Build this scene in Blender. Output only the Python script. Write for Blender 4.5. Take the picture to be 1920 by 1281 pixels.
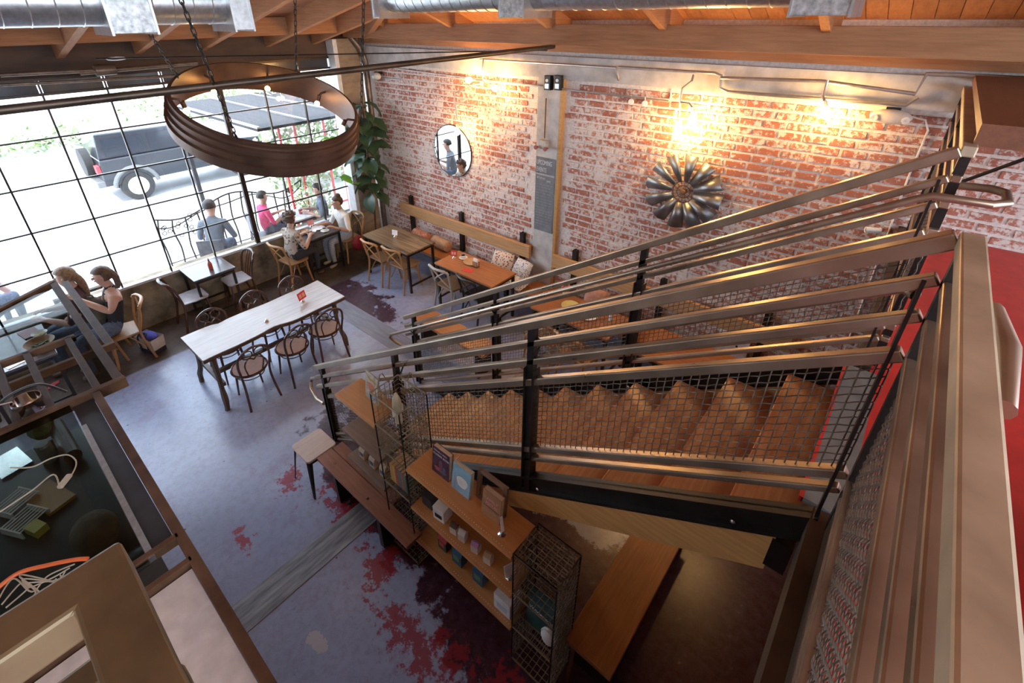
import bpy, bmesh, math, random
from mathutils import Vector, Matrix, noise
random.seed(7)
for o in list(bpy.data.objects): bpy.data.objects.remove(o)
S = bpy.context.scene
COL = S.collection
PI = math.pi
# ------------------------------------------------------------------ camera
CAM = Vector((8.0619, -5.5647, 4.2615))
FPX, PPX, PPY = 902.935, 922.1666, 487.7008
def cam_rows():
    yaw, pit, rol = (math.radians(a) for a in (131.36537583, -27.14859824, 0.64906045))
    f = Vector((math.cos(pit)*math.cos(yaw), math.cos(pit)*math.sin(yaw), math.sin(pit)))
    r = f.cross(Vector((0, 0, 1))).normalized(); d = f.cross(r)
    c, s = math.cos(rol), math.sin(rol)
    return c*r+s*d, -s*r+c*d, f
CR, CD, CF = cam_rows()
cd = bpy.data.cameras.new('camera'); cam = bpy.data.objects.new('camera', cd); COL.objects.link(cam)
cam.matrix_world = Matrix(((CR.x, -CD.x, -CF.x, CAM.x), (CR.y, -CD.y, -CF.y, CAM.y), (CR.z, -CD.z, -CF.z, CAM.z), (0, 0, 0, 1)))
cd.sensor_width = 36; cd.sensor_fit = 'HORIZONTAL'; cd.lens = FPX*36/1920
cd.shift_x = (960-PPX)/1920; cd.shift_y = -(640.5-PPY)/1920
cd.clip_start = .05; cd.clip_end = 200
S.camera = cam
def ray(u, v): return CR*((u-PPX)/FPX)+CD*((v-PPY)/FPX)+CF
def onp(ax, val, u, v):
    d = ray(u, v); i = 'xyz'.index(ax); return CAM+d*((val-CAM[i])/d[i])
def fl(u, v, z=0.): return onp('z', z, u, v)
def proj(p):
    q = Vector(p)-CAM; z = q.dot(CF)
    return PPX+FPX*q.dot(CR)/z, PPY+FPX*q.dot(CD)/z, z
# ------------------------------------------------------------------ world, sun, exposure
W = bpy.data.worlds.new('sky'); S.world = W; W.use_nodes = True
bg = W.node_tree.nodes['Background']; bg.inputs[0].default_value = (.74, .86, 1, 1); bg.inputs[1].default_value = 1.45
sl = bpy.data.lights.new('sun', 'SUN'); so = bpy.data.objects.new('sun', sl); COL.objects.link(so)
sl.energy = 1.6; sl.angle = .02; sl.color = (1, .96, .9)
so.rotation_euler = Vector((-.22, .62, -.75)).to_track_quat('-Z', 'Y').to_euler()
S.view_settings.view_transform = 'Standard'; S.view_settings.look = 'None'
S.view_settings.exposure = 2.45; S.view_settings.gamma = 1; S.view_settings.use_curve_mapping = False
# ------------------------------------------------------------------ mesh helpers
class MB:
    def __init__(s): s.v = []; s.f = []; s.m = []; s.mi = 0
    def add(s, vs, fs):
        b = len(s.v); s.v += [tuple(p) for p in vs]; s.f += [tuple(b+i for i in f) for f in fs]; s.m += [s.mi]*len(fs); return s
    def box(s, c, d, M=None):
        x, y, z = (a/2 for a in d); c = Vector(c)
        vs = [Vector((i, j, k)) for i in (-x, x) for j in (-y, y) for k in (-z, z)]
        if M is not None: vs = [M @ p for p in vs]
        return s.add([c+p for p in vs], [(0, 1, 3, 2), (4, 6, 7, 5), (0, 4, 5, 1), (2, 3, 7, 6), (0, 2, 6, 4), (1, 5, 7, 3)])
    def bb(s, x0, x1, y0, y1, z0, z1): return s.box(((x0+x1)/2, (y0+y1)/2, (z0+z1)/2), (abs(x1-x0), abs(y1-y0), abs(z1-z0)))
    def bar(s, p, q, w, h, up=(0, 0, 1)):
        p, q = Vector(p), Vector(q); d = (q-p).normalized(); sd = d.cross(Vector(up))
        if sd.length < 1e-4: sd = d.cross(Vector((1, 0, 0)))
        sd.normalize(); u = sd.cross(d); a = sd*w/2; b = u*h/2
        vs = [o+k*a+l*b for o in (p, q) for k, l in ((-1, -1), (1, -1), (1, 1), (-1, 1))]
        return s.add(vs, [(0, 3, 2, 1), (4, 5, 6, 7), (0, 1, 5, 4), (1, 2, 6, 5), (2, 3, 7, 6), (3, 0, 4, 7)])
    def tube(s, pts, r, n=8, closed=False):
        pts = [Vector(p) for p in pts]; N = len(pts); R = r if isinstance(r, (list, tuple)) else [r]*N
        b = []; prev = None
        for i, p in enumerate(pts):
            if closed: t = pts[(i+1) % N]-pts[i-1]
            else: t = pts[min(i+1, N-1)]-pts[max(i-1, 0)]
            t.normalize()
            if prev is None:
                a = t.cross(Vector((0, 0, 1)));
                if a.length < .05: a = t.cross(Vector((1, 0, 0)))
            else: a = prev-t*prev.dot(t)
            a.normalize(); prev = a; c = t.cross(a)
            b += [p+(a*math.cos(2*PI*k/n)+c*math.sin(2*PI*k/n))*R[i] for k in range(n)]
        fs = []
        for i in range(N if closed else N-1):
            j = (i+1) % N
            fs += [(i*n+k, i*n+(k+1) % n, j*n+(k+1) % n, j*n+k) for k in range(n)]
        if not closed: fs += [tuple(range(n))[::-1], tuple((N-1)*n+k for k in range(n))]
        return s.add(b, fs)
    def lathe(s, prof, c=(0, 0, 0), n=20, M=None, a0=0, a1=2*PI, cap=True):
        c = Vector(c); full = abs(a1-a0-2*PI) < 1e-6; st = n if full else n+1; vs = []
        for r, z in prof:
            for k in range(st):
                a = a0+(a1-a0)*k/n; p = Vector((r*math.cos(a), r*math.sin(a), z))
                vs.append(c+(M @ p if M is not None else p))
        fs = []
        for i in range(len(prof)-1):
            for k in range(n):
                k2 = (k+1) % st; fs.append((i*st+k, i*st+k2, (i+1)*st+k2, (i+1)*st+k))
        if full and cap:
            if prof[0][0] > 1e-6: fs.append(tuple(range(st))[::-1])
            if prof[-1][0] > 1e-6: fs.append(tuple((len(prof)-1)*st+k for k in range(st)))
        return s.add(vs, fs)
    def sphere(s, c, r, nu=12, nv=8, M=None):
        if not isinstance(r, (list, tuple)): r = (r, r, r)
        c = Vector(c); vs = []; fs = []
        for i in range(nv+1):
            t = PI*i/nv
            for k in range(nu):
                a = 2*PI*k/nu; p = Vector((r[0]*math.sin(t)*math.cos(a), r[1]*math.sin(t)*math.sin(a), r[2]*math.cos(t)))
                vs.append(c+(M @ p if M is not None else p))
        for i in range(nv):
            for k in range(nu): fs.append((i*nu+k, (i+1)*nu+k, (i+1)*nu+(k+1) % nu, i*nu+(k+1) % nu))
        return s.add(vs, fs)
    def prism(s, poly, z0, z1, M=None):
        n = len(poly); vs = [Vector((x, y, z)) for z in (z0, z1) for x, y in poly]
        if M is not None: vs = [M @ p for p in vs]
        return s.add(vs, [tuple(range(n))[::-1], tuple(range(n, 2*n))]+[(i, (i+1) % n, n+(i+1) % n, n+i) for i in range(n)])
    def mesh(s, name, mats, smooth=False):
        me = bpy.data.meshes.new(name); me.from_pydata(s.v, [], s.f)
        for m in (mats if isinstance(mats, (list, tuple)) else [mats]): me.materials.append(m)
        if isinstance(mats, (list, tuple)) and len(mats) > 1: me.polygons.foreach_set('material_index', s.m)
        if smooth:
            me.polygons.foreach_set('use_smooth', [True]*len(me.polygons)); me.set_sharp_from_angle(angle=.7)
        me.update(); return me
def obj(name, mb, mats, parent=None, smooth=False, bevel=0, loc=None, rz=0):
    me = mb.mesh(name, mats, smooth) if isinstance(mb, MB) else mb
    o = bpy.data.objects.new(name, me); COL.objects.link(o)
    if parent: o.parent = parent
    if loc is not None: o.location = loc
    if rz: o.rotation_euler[2] = rz
    if bevel:
        b = o.modifiers.new('b', 'BEVEL'); b.width = bevel; b.segments = 2; b.limit_method = 'ANGLE'
    return o
def tag(o, label, cat, group=None, kind=None):
    o['label'] = label; o['category'] = cat
    if group: o['group'] = group
    if kind: o['kind'] = kind
    return o
def thing(name, label, cat, loc=(0, 0, 0), rz=0, group=None):
    o = bpy.data.objects.new(name, None); COL.objects.link(o); o.empty_display_size = .1
    o.location = loc; o.rotation_euler[2] = rz
    return tag(o, label, cat, group)
def dup(root, loc, rz, label):
    def cp(o, par):
        c = o.copy(); COL.objects.link(c)
        if par: c.parent = par
        for ch in o.children: cp(ch, c)
        return c
    r = cp(root, None); r.location = loc; r.rotation_euler[2] = rz; r['label'] = label
    return r
def arc(c, r, a0, a1, n, ax=(1, 0, 0), ay=(0, 1, 0)):
    c, ax, ay = Vector(c), Vector(ax), Vector(ay)
    return [c+ax*(r*math.cos(a0+(a1-a0)*i/n))+ay*(r*math.sin(a0+(a1-a0)*i/n)) for i in range(n+1)]
def spline(pts, n=6):
    P = [Vector(p) for p in pts]; P = [P[0]]+P+[P[-1]]; out = []
    for i in range(1, len(P)-2):
        a, b, c, d = P[i-1:i+3]
        for k in range(n):
            t = k/n; out.append(.5*((2*b)+(c-a)*t+(2*a-5*b+4*c-d)*t*t+(3*b-a-3*c+d)*t**3))
    return out+[P[-2]]
def text(name, body, size, M, m, parent, ext=.001, font=None, align='LEFT'):
    cu = bpy.data.curves.new('t', 'FONT'); cu.body = body; cu.size = size; cu.extrude = ext; cu.align_x = align
    t = bpy.data.objects.new('t', cu); COL.objects.link(t)
    me = bpy.data.meshes.new_from_object(t.evaluated_get(bpy.context.evaluated_depsgraph_get()))
    bpy.data.objects.remove(t); me.materials.clear(); me.materials.append(m); me.transform(M)
    o = bpy.data.objects.new(name, me); COL.objects.link(o); o.parent = parent; return o
def frame(o, x, y):   # matrix whose local x,y axes are given
    x = Vector(x).normalized(); z = x.cross(Vector(y)).normalized(); y = z.cross(x)
    return Matrix(((x.x, y.x, z.x, o[0]), (x.y, y.y, z.y, o[1]), (x.z, y.z, z.z, o[2]), (0, 0, 0, 1)))
# ------------------------------------------------------------------ materials
def rgb(h):
    h = h.lstrip('#'); return tuple(((int(h[i:i+2], 16)/255+.055)/1.055)**2.4 if int(h[i:i+2], 16) > 10 else int(h[i:i+2], 16)/255/12.92 for i in (0, 2, 4))
class NT:
    def __init__(s, name):
        s.m = bpy.data.materials.new(name); s.m.use_nodes = True; s.t = s.m.node_tree; s.p = s.t.nodes['Principled BSDF']
        s.out = s.t.nodes['Material Output']
    def n(s, typ, **kw):
        nd = s.t.nodes.new('ShaderNode'+typ)
        for k, v in kw.items():
            if k.startswith('_'): setattr(nd, k[1:], v)
            else: s.set(nd.inputs[int(k[1:]) if k[0] == 'i' and k[1:].isdigit() else k.replace('_', ' ')], v)
        return nd
    def set(s, sock, v):
        if hasattr(v, 'is_output') or isinstance(v, bpy.types.NodeSocket): s.t.links.new(v, sock)
        elif isinstance(v, bpy.types.Node): s.t.links.new(v.outputs[0], sock)
        elif isinstance(v, tuple) and len(v) == 3 and sock.type == 'RGBA': sock.default_value = (*v, 1)
        else: sock.default_value = v
    def mix(s, f, a, b, typ='MIX'):
        nd = s.t.nodes.new('ShaderNodeMix'); nd.data_type = 'RGBA'; nd.blend_type = typ
        s.set(nd.inputs[0], f); s.set(nd.inputs[6], a); s.set(nd.inputs[7], b); return nd.outputs[2]
    def ramp(s, f, a, b): 
        nd = s.t.nodes.new('ShaderNodeMapRange'); s.set(nd.inputs[0], f); nd.inputs[1].default_value = a; nd.inputs[2].default_value = b; return nd.outputs[0]
    def math(s, op, a, b=0.):
        nd = s.t.nodes.new('ShaderNodeMath'); nd.operation = op; s.set(nd.inputs[0], a); s.set(nd.inputs[1], b); return nd.outputs[0]
    def obj(s, scale=(1, 1, 1)):
        tc = s.t.nodes.new('ShaderNodeTexCoord'); mp = s.t.nodes.new('ShaderNodeMapping'); s.t.links.new(tc.outputs['Object'], mp.inputs[0])
        mp.inputs['Scale'].default_value = scale; return mp.outputs[0]
    def noise(s, scale, detail=4, vec=None, rough=.55):
        nd = s.t.nodes.new('ShaderNodeTexNoise'); nd.inputs['Scale'].default_value = scale; nd.inputs['Detail'].default_value = detail; nd.inputs['Roughness'].default_value = rough
        s.t.links.new(vec if vec is not None else s.obj(), nd.inputs['Vector']); return nd.outputs[0]
    def bump(s, h, d=.01, st=1):
        nd = s.t.nodes.new('ShaderNodeBump'); nd.inputs['Distance'].default_value = d; nd.inputs['Strength'].default_value = st
        s.t.links.new(h, nd.inputs['Height']); s.t.links.new(nd.outputs[0], s.p.inputs['Normal'])
    def P(s, **kw):
        for k, v in kw.items(): s.set(s.p.inputs[k.replace('_', ' ')], v)
        return s.m
def mat(name, col, rough=.5, metal=0., var=.25, scale=9, col2=None, bump=0., coat=0., stretch=(1, 1, 1), rvar=0.):
    t = NT(name); v = t.obj(stretch); nz = t.noise(scale, 5, v)
    a = tuple(c*(1-var) for c in col); b = col2 or tuple(min(1, c*(1+var)) for c in col)
    t.P(Base_Color=t.mix(t.ramp(nz, .3, .7), a, b), Roughness=rough, Metallic=metal, Coat_Weight=coat)
    if rvar: t.P(Roughness=t.math('ADD', t.math('MULTIPLY', t.ramp(nz, .3, .7), rvar), rough))
    if bump: t.bump(nz, bump)
    return t.m
def wood(name, c1, c2, rough=.4, ax='x', scale=3., coat=0., knots=False):
    st = {'x': (1, 14, 14), 'y': (14, 1, 14), 'z': (14, 14, 1)}[ax]
    t = NT(name); g = t.noise(scale, 6, t.obj(st), .65); big = t.noise(1.7, 2)
    rnd = t.n('ObjectInfo').outputs['Random']
    f = t.math('ADD', t.math('MULTIPLY', t.ramp(g, .3, .72), .75), t.math('MULTIPLY', t.ramp(big, .3, .7), .3))
    c = t.mix(f, c1, c2)
    hs = t.n('HueSaturation'); t.set(hs.inputs['Color'], c); t.set(hs.inputs['Value'], t.math('ADD', t.math('MULTIPLY', rnd, .3), .85))
    t.P(Base_Color=hs.outputs[0], Roughness=rough, Coat_Weight=coat); t.bump(g, .0012)
    return t.m
def glass(name, tint=(.96, .98, 1), refl=.5, rough=0.):
    t = NT(name); t.t.nodes.remove(t.p)
    tr = t.n('BsdfTransparent', Color=tint); gl = t.n('BsdfGlossy', Color=(1., 1., 1.), Roughness=rough); lw = t.n('LayerWeight', Blend=.5); fr = t.math('ADD', t.math('MULTIPLY', t.math('POWER', lw.outputs['Facing'], 4.), .8), .045)
    mx = t.n('MixShader'); t.set(mx.inputs[0], t.math('MULTIPLY', fr, refl*2)); t.set(mx.inputs[1], tr.outputs[0]); t.set(mx.inputs[2], gl.outputs[0])
    t.set(t.out.inputs[0], mx.outputs[0]); return t.m
def emit(name, col, st):
    t = NT(name); return t.P(Base_Color=col, Emission_Color=col, Emission_Strength=st)
def plain(name, col, rough=.5, metal=0.): return mat(name, col, rough, metal, .1, 14)

m_steel = mat('brown_steel', (.105, .078, .058), .36, .75, .35, 5, rvar=.12)
m_rail = mat('rail_steel', (.38, .30, .225), .27, .82, .25, 4, rvar=.14)
m_toprail = mat('worn_top_rail', (.48, .39, .27), .42, .3, .25, 6, rvar=.15)
m_dark = mat('dark_steel', (.030, .026, .024), .42, .6, .3, 7)
m_wire = mat('mesh_wire', (.12, .092, .07), .45, .55, .3, 9)
m_cage = mat('cage_wire', (.27, .22, .155), .40, .5, .35, 12)
m_rust = mat('rusty_steel', (.13, .062, .030), .5, .35, .45, 6, col2=(.20, .105, .055), rvar=.2)
m_railr = mat('rusty_rail', (.15, .115, .065), .4, .4, .35, 7, col2=(.235, .175, .095), rvar=.15)
m_galv = mat('galvanised', (.48, .49, .50), .33, .85, .18, 30)
m_spang = mat('spangled_zinc', (.42, .43, .43), .42, .6, .35, 26, col2=(.70, .71, .71))
m_cond = mat('conduit', (.50, .50, .50), .32, .8, .15, 12)
m_cast = mat('cast_iron_pipe', (.20, .155, .125), .45, .6, .35, 8)
m_black = plain('black_paint', (.012, .012, .013), .45)
m_white = plain('white_paint', (.80, .80, .79), .45)
m_cream = plain('cream_plastic', (.72, .67, .58), .4)
m_wood_or = wood('orange_wood', (.26, .095, .032), (.46, .205, .075), .30)
m_wood_oy = wood('orange_wood_y', (.26, .10, .035), (.44, .20, .07), .32, 'y')
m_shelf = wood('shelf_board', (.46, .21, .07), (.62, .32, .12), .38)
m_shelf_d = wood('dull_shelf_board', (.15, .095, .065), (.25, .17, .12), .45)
m_zebra = wood('zebra_wood', (.022, .014, .008), (.40, .29, .175), .3, scale=1.6)
m_beam = wood('yellow_beam', (.40, .20, .055), (.62, .36, .13), .5)
m_back = wood('bench_back_board', (.38, .19, .07), (.62, .36, .16), .45)
m_tread = wood('tread_wood', (.42, .14, .045), (.70, .40, .19), .28, 'y', 2.5)
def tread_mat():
    t = NT('worn_shaded_tread'); o = t.obj(); sx = t.n('SeparateXYZ'); t.set(sx.inputs[0], o); g = t.noise(2.2, 6, t.obj((16, 1, 14)), .65)
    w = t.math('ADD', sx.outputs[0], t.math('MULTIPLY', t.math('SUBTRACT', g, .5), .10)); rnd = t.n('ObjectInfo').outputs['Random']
    c = t.mix(t.ramp(g, .3, .7), (.40, .19, .075), (.66, .41, .21)); c = t.mix(t.ramp(w, .20, .25), c, t.mix(g, (.26, .075, .028), (.42, .16, .065)))  # pale worn front; dark red rear strip paints shade from the tread above
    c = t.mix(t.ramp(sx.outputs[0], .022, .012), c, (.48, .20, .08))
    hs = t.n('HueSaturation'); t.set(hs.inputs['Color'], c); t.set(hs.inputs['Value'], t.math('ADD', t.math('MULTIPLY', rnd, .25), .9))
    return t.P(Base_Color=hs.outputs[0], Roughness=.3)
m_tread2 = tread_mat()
m_raft = wood('rafter_wood', (.30, .125, .05), (.50, .24, .11), .7)
m_raft_y = wood('rafter_wood_y', (.30, .125, .05), (.50, .24, .11), .7, 'y')
m_deck = wood('roof_board', (.28, .105, .045), (.48, .215, .10), .7, 'y', 2)
m_redb = wood('reddish_bench', (.17, .065, .038), (.30, .13, .075), .35)
m_long = wood('worn_table_top', (.34, .31, .30), (.60, .57, .56), .24, 'y', 2.)
m_edge = wood('table_edge_wood', (.06, .035, .02), (.13, .08, .045), .4, 'y')
m_bent = wood('bentwood', (.050, .020, .012), (.10, .042, .024), .25, 'z', coat=.3)
m_seatp = mat('seat_ply', (.58, .53, .58), .16, 0, .1, 20, coat=.6)
m_oak = wood('oak_chair', (.36, .18, .07), (.52, .29, .125), .35, 'z')
m_oak_s = wood('oak_seat', (.24, .125, .055), (.36, .20, .095), .4)
m_grey_ch = wood('limed_chair', (.32, .30, .28), (.50, .48, .45), .45, 'z')
m_ply = wood('box_ply', (.13, .045, .02), (.21, .08, .036), .5, 'y')
m_tool = plain('gunmetal', (.05, .04, .033), .35, .8)
m_conc = mat('concrete', (.50, .475, .45), .8, 0, .28, 5, bump=.004)
m_lowall = mat('stained_concrete', (.13, .095, .06), .75, 0, .5, 3.4, col2=(.38, .30, .195), bump=.006)
m_mort = mat('mortar', (.70, .63, .58), .9, 0, .2, 30, bump=.004)
m_redfl = mat('red_floor', (.52, .028, .020), .45, 0, .12, 12)
m_glass = glass('window_glass', (.97, .985, 1), .5)
m_cglass = glass('canopy_glass', (.58, .61, .61), .10)
m_bulb = emit('bulb_glow', (1, .62, .22), 30)
m_bulbs = emit('small_bulb_glow', (1, .60, .20), 10)
m_skin = plain('skin', (.56, .33, .24), .5); m_skin2 = plain('tan_skin', (.46, .26, .18), .5)
m_hairb = mat('brown_hair', (.09, .05, .03), .5, 0, .5, 40); m_hairl = mat('light_hair', (.20, .12, .065), .5, 0, .5, 40); m_hairk = mat('black_hair', (.03, .022, .018), .5, 0, .4, 40)
m_denim = mat('denim', (.10, .13, .19), .8, 0, .3, 40); m_jean = mat('light_jeans', (.30, .33, .38), .8, 0, .25, 40)
m_lea = mat('brown_leather', (.10, .055, .035), .45, 0, .35, 20)
m_paper = plain('paper', (.85, .84, .82), .7); m_redp = plain('red_card', (.70, .05, .045), .5); m_china = plain('china', (.85, .84, .80), .2)
m_chrome = plain('chrome', (.8, .8, .8), .12, 1.)
def brick_mat():
    t = NT('old_brick'); ri = t.n('NewGeometry').outputs['Random Per Island']
    geo = t.n('NewGeometry').outputs['Position']
    n1 = t.noise(38, 4, geo, .65); n2 = t.noise(1.3, 3, geo); n3 = t.noise(21, 5, geo, .7)
    c = t.mix(ri, (.35, .105, .062), (.52, .195, .12)); c = t.mix(t.ramp(n1, .35, .75), c, (.42, .19, .135))
    f = t.math('ADD', t.math('MULTIPLY', n2, .34), t.math('MULTIPLY', n3, .74))
    f = t.math('ADD', f, t.math('MULTIPLY', ri, .09))
    c = t.mix(t.ramp(f, .555, .63), c, (.68, .60, .55))
    t.P(Base_Color=c, Roughness=.85); t.bump(n1, .004); return t.m
m_brick = brick_mat()
def floor_mat():
    t = NT('painted_concrete_floor'); o = t.obj(); sx = t.n('SeparateXYZ'); t.set(sx.inputs[0], o); X, Y = sx.outputs[0], sx.outputs[1]
    n1 = t.noise(.9, 6, o, .6); n2 = t.noise(3.4, 8, o, .68); n3 = t.noise(14, 6, o, .7); n4 = t.noise(1.1, 5, o, .6)
    c = t.mix(t.ramp(n1, .3, .7), (.27, .305, .45), (.39, .43, .60)); c = t.mix(t.math('MULTIPLY', t.ramp(n3, .45, .8), .5), c, (.16, .16, .19))
    vo = t.n('TexVoronoi', Scale=5.); t.set(vo.inputs['Vector'], o); c = t.mix(t.math('MULTIPLY', t.ramp(t.math('ADD', vo.outputs['Distance'], t.math('MULTIPLY', n3, .10)), .115, .095), .8), c, (.05, .045, .05))
    c = t.mix(t.math('MULTIPLY', t.ramp(t.noise(2.1, 7, o, .7), .57, .62), .35), c, (.26, .17, .30))
    n5 = t.noise(5, 2, o); lw = t.math('ABSOLUTE', t.math('SUBTRACT', n5, .5)); c = t.mix(t.math('MULTIPLY', t.ramp(lw, .0035, .0), .35), c, (.10, .095, .11))
    def blob(cx, cy, rx, ry):
        a = t.math('DIVIDE', t.math('SUBTRACT', X, cx), rx); b = t.math('DIVIDE', t.math('SUBTRACT', Y, cy), ry)
        return t.math('SUBTRACT', 1., t.math('SQRT', t.math('ADD', t.math('MULTIPLY', a, a), t.math('MULTIPLY', b, b))))
    def mx(*l):
        r = l[0]
        for q in l[1:]: r = t.math('MAXIMUM', r, q)
        return r
    # worn maroon paint below the shelves and near the far tables; same dark tone under the mezzanine
    wor = mx(blob(7.3, -3.7, 2.0, .82), blob(9.0, -2.6, 2.1, 3.4), blob(5.2, -3.7, 1.6, .55), t.math('MULTIPLY', blob(1.7, -1.85, 1.2, .42), .45))
    w = t.math('ADD', t.math('MULTIPLY', wor, .9), t.math('MULTIPLY', t.math('SUBTRACT', n2, .5), 1.3))
    c = t.mix(t.ramp(w, .02, .10), c, t.mix(t.ramp(n3, .35, .7), (.050, .018, .030), (.085, .050, .075)))
    red = mx(blob(6.35, -4.5, .75, .36), blob(7.05, -4.30, .7, .28), blob(5.0, -4.25, .85, .26), blob(5.65, -4.35, .35, .3), blob(4.25, -4.45, .35, .3), blob(4.5, -5.0, .3, .12))
    r = t.math('ADD', t.math('MULTIPLY', red, .42), t.math('ADD', t.math('MULTIPLY', t.math('SUBTRACT', n2, .5), 1.5), t.math('MULTIPLY', t.math('SUBTRACT', n3, .5), .9)))
    c = t.mix(t.math('MULTIPLY', t.ramp(r, .24, .32), .85), c, (.30, .03, .04))
    # bare brown strip along the window wall
    br = t.math('SUBTRACT', t.math('ADD', X, t.math('MULTIPLY', n4, .10)), 1.12)
    c = t.mix(t.math('SUBTRACT', 1., t.ramp(br, -.02, .03)), c, t.mix(t.ramp(n2, .3, .7), (.065, .05, .045), (.13, .105, .09)))
    # one chipped white spot
    ch = t.math('ADD', blob(5.75, -5.0, .16, .10), t.math('MULTIPLY', t.math('SUBTRACT', n3, .5), 1.6))
    c = t.mix(t.math('MULTIPLY', t.ramp(ch, .42, .45), .8), c, (.55, .52, .52))
    t.P(Base_Color=c, Roughness=t.math('ADD', t.math('MULTIPLY', n3, .20), .14)); t.bump(n3, .0012); return t.m
m_floor = floor_mat()
m_strip = mat('trench_concrete', (.19, .19, .21), .5, 0, .5, 6, stretch=(4, .5, 1), col2=(.34, .35, .39), bump=.003)

# ================================================================== STRUCTURE
def struct(name, mb, m, label, cat, **k): return tag(obj(name, mb, m, **k), label, cat, kind='structure')
fo = struct('floor', MB().bb(0, 14, -10, 0, -.12, 0), m_floor, 'grey painted concrete floor with worn red and maroon patches', 'floor')
mb = MB()
for (x0, x1, y0, y1) in ((5.86, 6.06, -5.6, -3.4),): pass
A, B, C_, D_ = fl(437, 1137), fl(671, 945), fl(700, 978), fl(468, 1186)
xs0, xs1 = (A.x+B.x)/2, (C_.x+D_.x)/2
obj('trench_cover', MB().bb(xs0, xs1, -7.5, -.6, -.02, .004), m_strip, fo)
P1, P2 = fl(650, 560), fl(760, 640)
obj('trench_cover', MB().bb(1.2, xs0, -2.36, -2.02, -.02, .004), mat('trench_concrete_x', (.22, .235, .30), .35, 0, .25, 7, stretch=(.5, 3, 1), bump=.002), fo)
# ---- brick wall
wb = struct('wall_brick', MB().bb(-.2, 12, 0, .25, -.1, 4.6), m_mort, 'long brick wall with pale smeared mortar', 'wall')
BL, BH, J = .222, .0911, .023
bricks = []
for r in range(0, 39):
    z = r*BH
    if z+BH > 3.52: break
    off = (r % 2)*BL/2+random.uniform(-.03, .03)+((r//5) % 3)*.05
    x = .38-off; hdr = (r % 6 == 5)
    while x < 11.2:
        L = (BL*.52 if hdr and False else BL)*random.uniform(.93, 1.06)
        a, b = max(x, .38), min(x+L, 11.2)
        if not (a < 4.46 and b > 4.06):
            if b-a > .05: bricks.append((a+J/2, b-J/2, z+J/2, z+BH-J/2))
        x += L
def area(b):
    c = ((b[0]+b[1])/2, 0, (b[2]+b[3])/2); u, v, d = proj(c)
    if d < .1 or not (0 < u < 1920 and 0 < v < 1281): return 0
    return (b[1]-b[0])/d/d*abs((Vector(c)-CAM).normalized().y)
bricks.sort(key=area, reverse=True)
def brick_mb(mb, w, h, c):
    d = random.uniform(.009, .017); j = lambda s=.004: random.uniform(-s, s); x, y, z = c
    vs = [(x-w/2+j(), y, z-h/2+j()), (x+w/2+j(), y, z-h/2+j()), (x+w/2+j(), y, z+h/2+j()), (x-w/2+j(), y, z+h/2+j())]
    e = .005
    vs += [(vs[0][0]+e, y-d+j(.002), vs[0][2]+e), (vs[1][0]-e, y-d+j(.002), vs[1][2]+e), (vs[2][0]-e, y-d+j(.002), vs[2][2]-e), (vs[3][0]+e, y-d+j(.002), vs[3][2]-e)]
    mb.add(vs, [(4, 5, 6, 7), (0, 1, 5, 4), (1, 2, 6, 5), (2, 3, 7, 6), (3, 0, 4, 7)])
bm_var = []
for k in range(6):
    q = MB(); brick_mb(q, .205, .075, (0, 0, 0)); bm_var.append(q.mesh('brick', m_brick))
for b in bricks[:300]:
    o = obj('brick', random.choice(bm_var), None, wb, loc=((b[0]+b[1])/2, 0, (b[2]+b[3])/2)); o.scale = ((b[1]-b[0])/.205, 1, (b[3]-b[2])/.075)
mb = MB()
for b in bricks[300:]: brick_mb(mb, b[1]-b[0], b[3]-b[2], ((b[0]+b[1])/2, 0, (b[2]+b[3])/2))
obj('brickwork', mb, m_brick, wb)['kind'] = 'stuff'
# concrete ledge and pilaster, corner post
struct('trim_1', MB().bb(.1, 12, -.07, 0, 3.505, 3.77), m_conc, 'pale concrete ledge running along the top of the brick wall', 'ledge')
struct('trim_2', MB().bb(4.07, 4.425, -.055, 0, 0, 3.505), m_conc, 'pale concrete pilaster between the two brick bays', 'pilaster')
struct('trim_3', MB().bb(4.427, 4.475, -.06, 0, 0, 3.505), m_beam, 'brown timber strip down the side of the pilaster', 'trim', bevel=.004)
m_post = mat('board_marked_concrete', (.33, .245, .17), .8, 0, .25, 4, stretch=(1, 1, 3), bump=.004)
struct('trim_4', MB().bb(0, .2, -.56, -.12, 0, 3.9), m_post, 'tan concrete corner post beside the window', 'post')
struct('trim_5', MB().bb(-.05, .21, -.64, -.56, .74, 3.9), m_white, 'white painted window jamb beside the corner post', 'jamb', bevel=.006)
# ---- window wall
struct('wall_window', MB().bb(-.22, 0, -10, -.12, -.12, .74), m_lowall, 'low stained brown concrete wall below the big window', 'wall')
struct('wall_window_top', MB().bb(-.22, 0, -10, 0, 3.62, 4.4), mat('dark_header', (.085, .048, .03), .7, 0, .4, 5, stretch=(1, .3, 1)), 'dark timber header above the big window', 'wall')
wn = tag(obj('window_1', MB().bb(-.06, .035, -10, -.6, .725, .76), mat('sill_paint', (.55, .56, .58), .4, 0, .2, 10)), 'large steel grid window looking onto the bright street', 'window', kind='structure')
zs = [.76, 1.29, 1.84, 2.39, 2.94, 3.44]
ys = [-9.77, -9.12, -8.465, -7.815, -7.16, -6.51, -5.857, -5.205, -4.553, -3.90, -3.248, -2.54, -1.865, -1.21, -.64]
for y in ys[1:-1]:
    th = abs(y+2.54) < .01
    obj('mullion', MB().bb(-.03, .03 if th else .012, y-(.034 if th else .0105), y+(.034 if th else .0105), .74, 3.6), m_tool, wn)
for z in zs[1:-1]: obj('transom', MB().bb(-.02, .011, -9.8, -.62, z-.0095, z+.0095), m_tool, wn)
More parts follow.
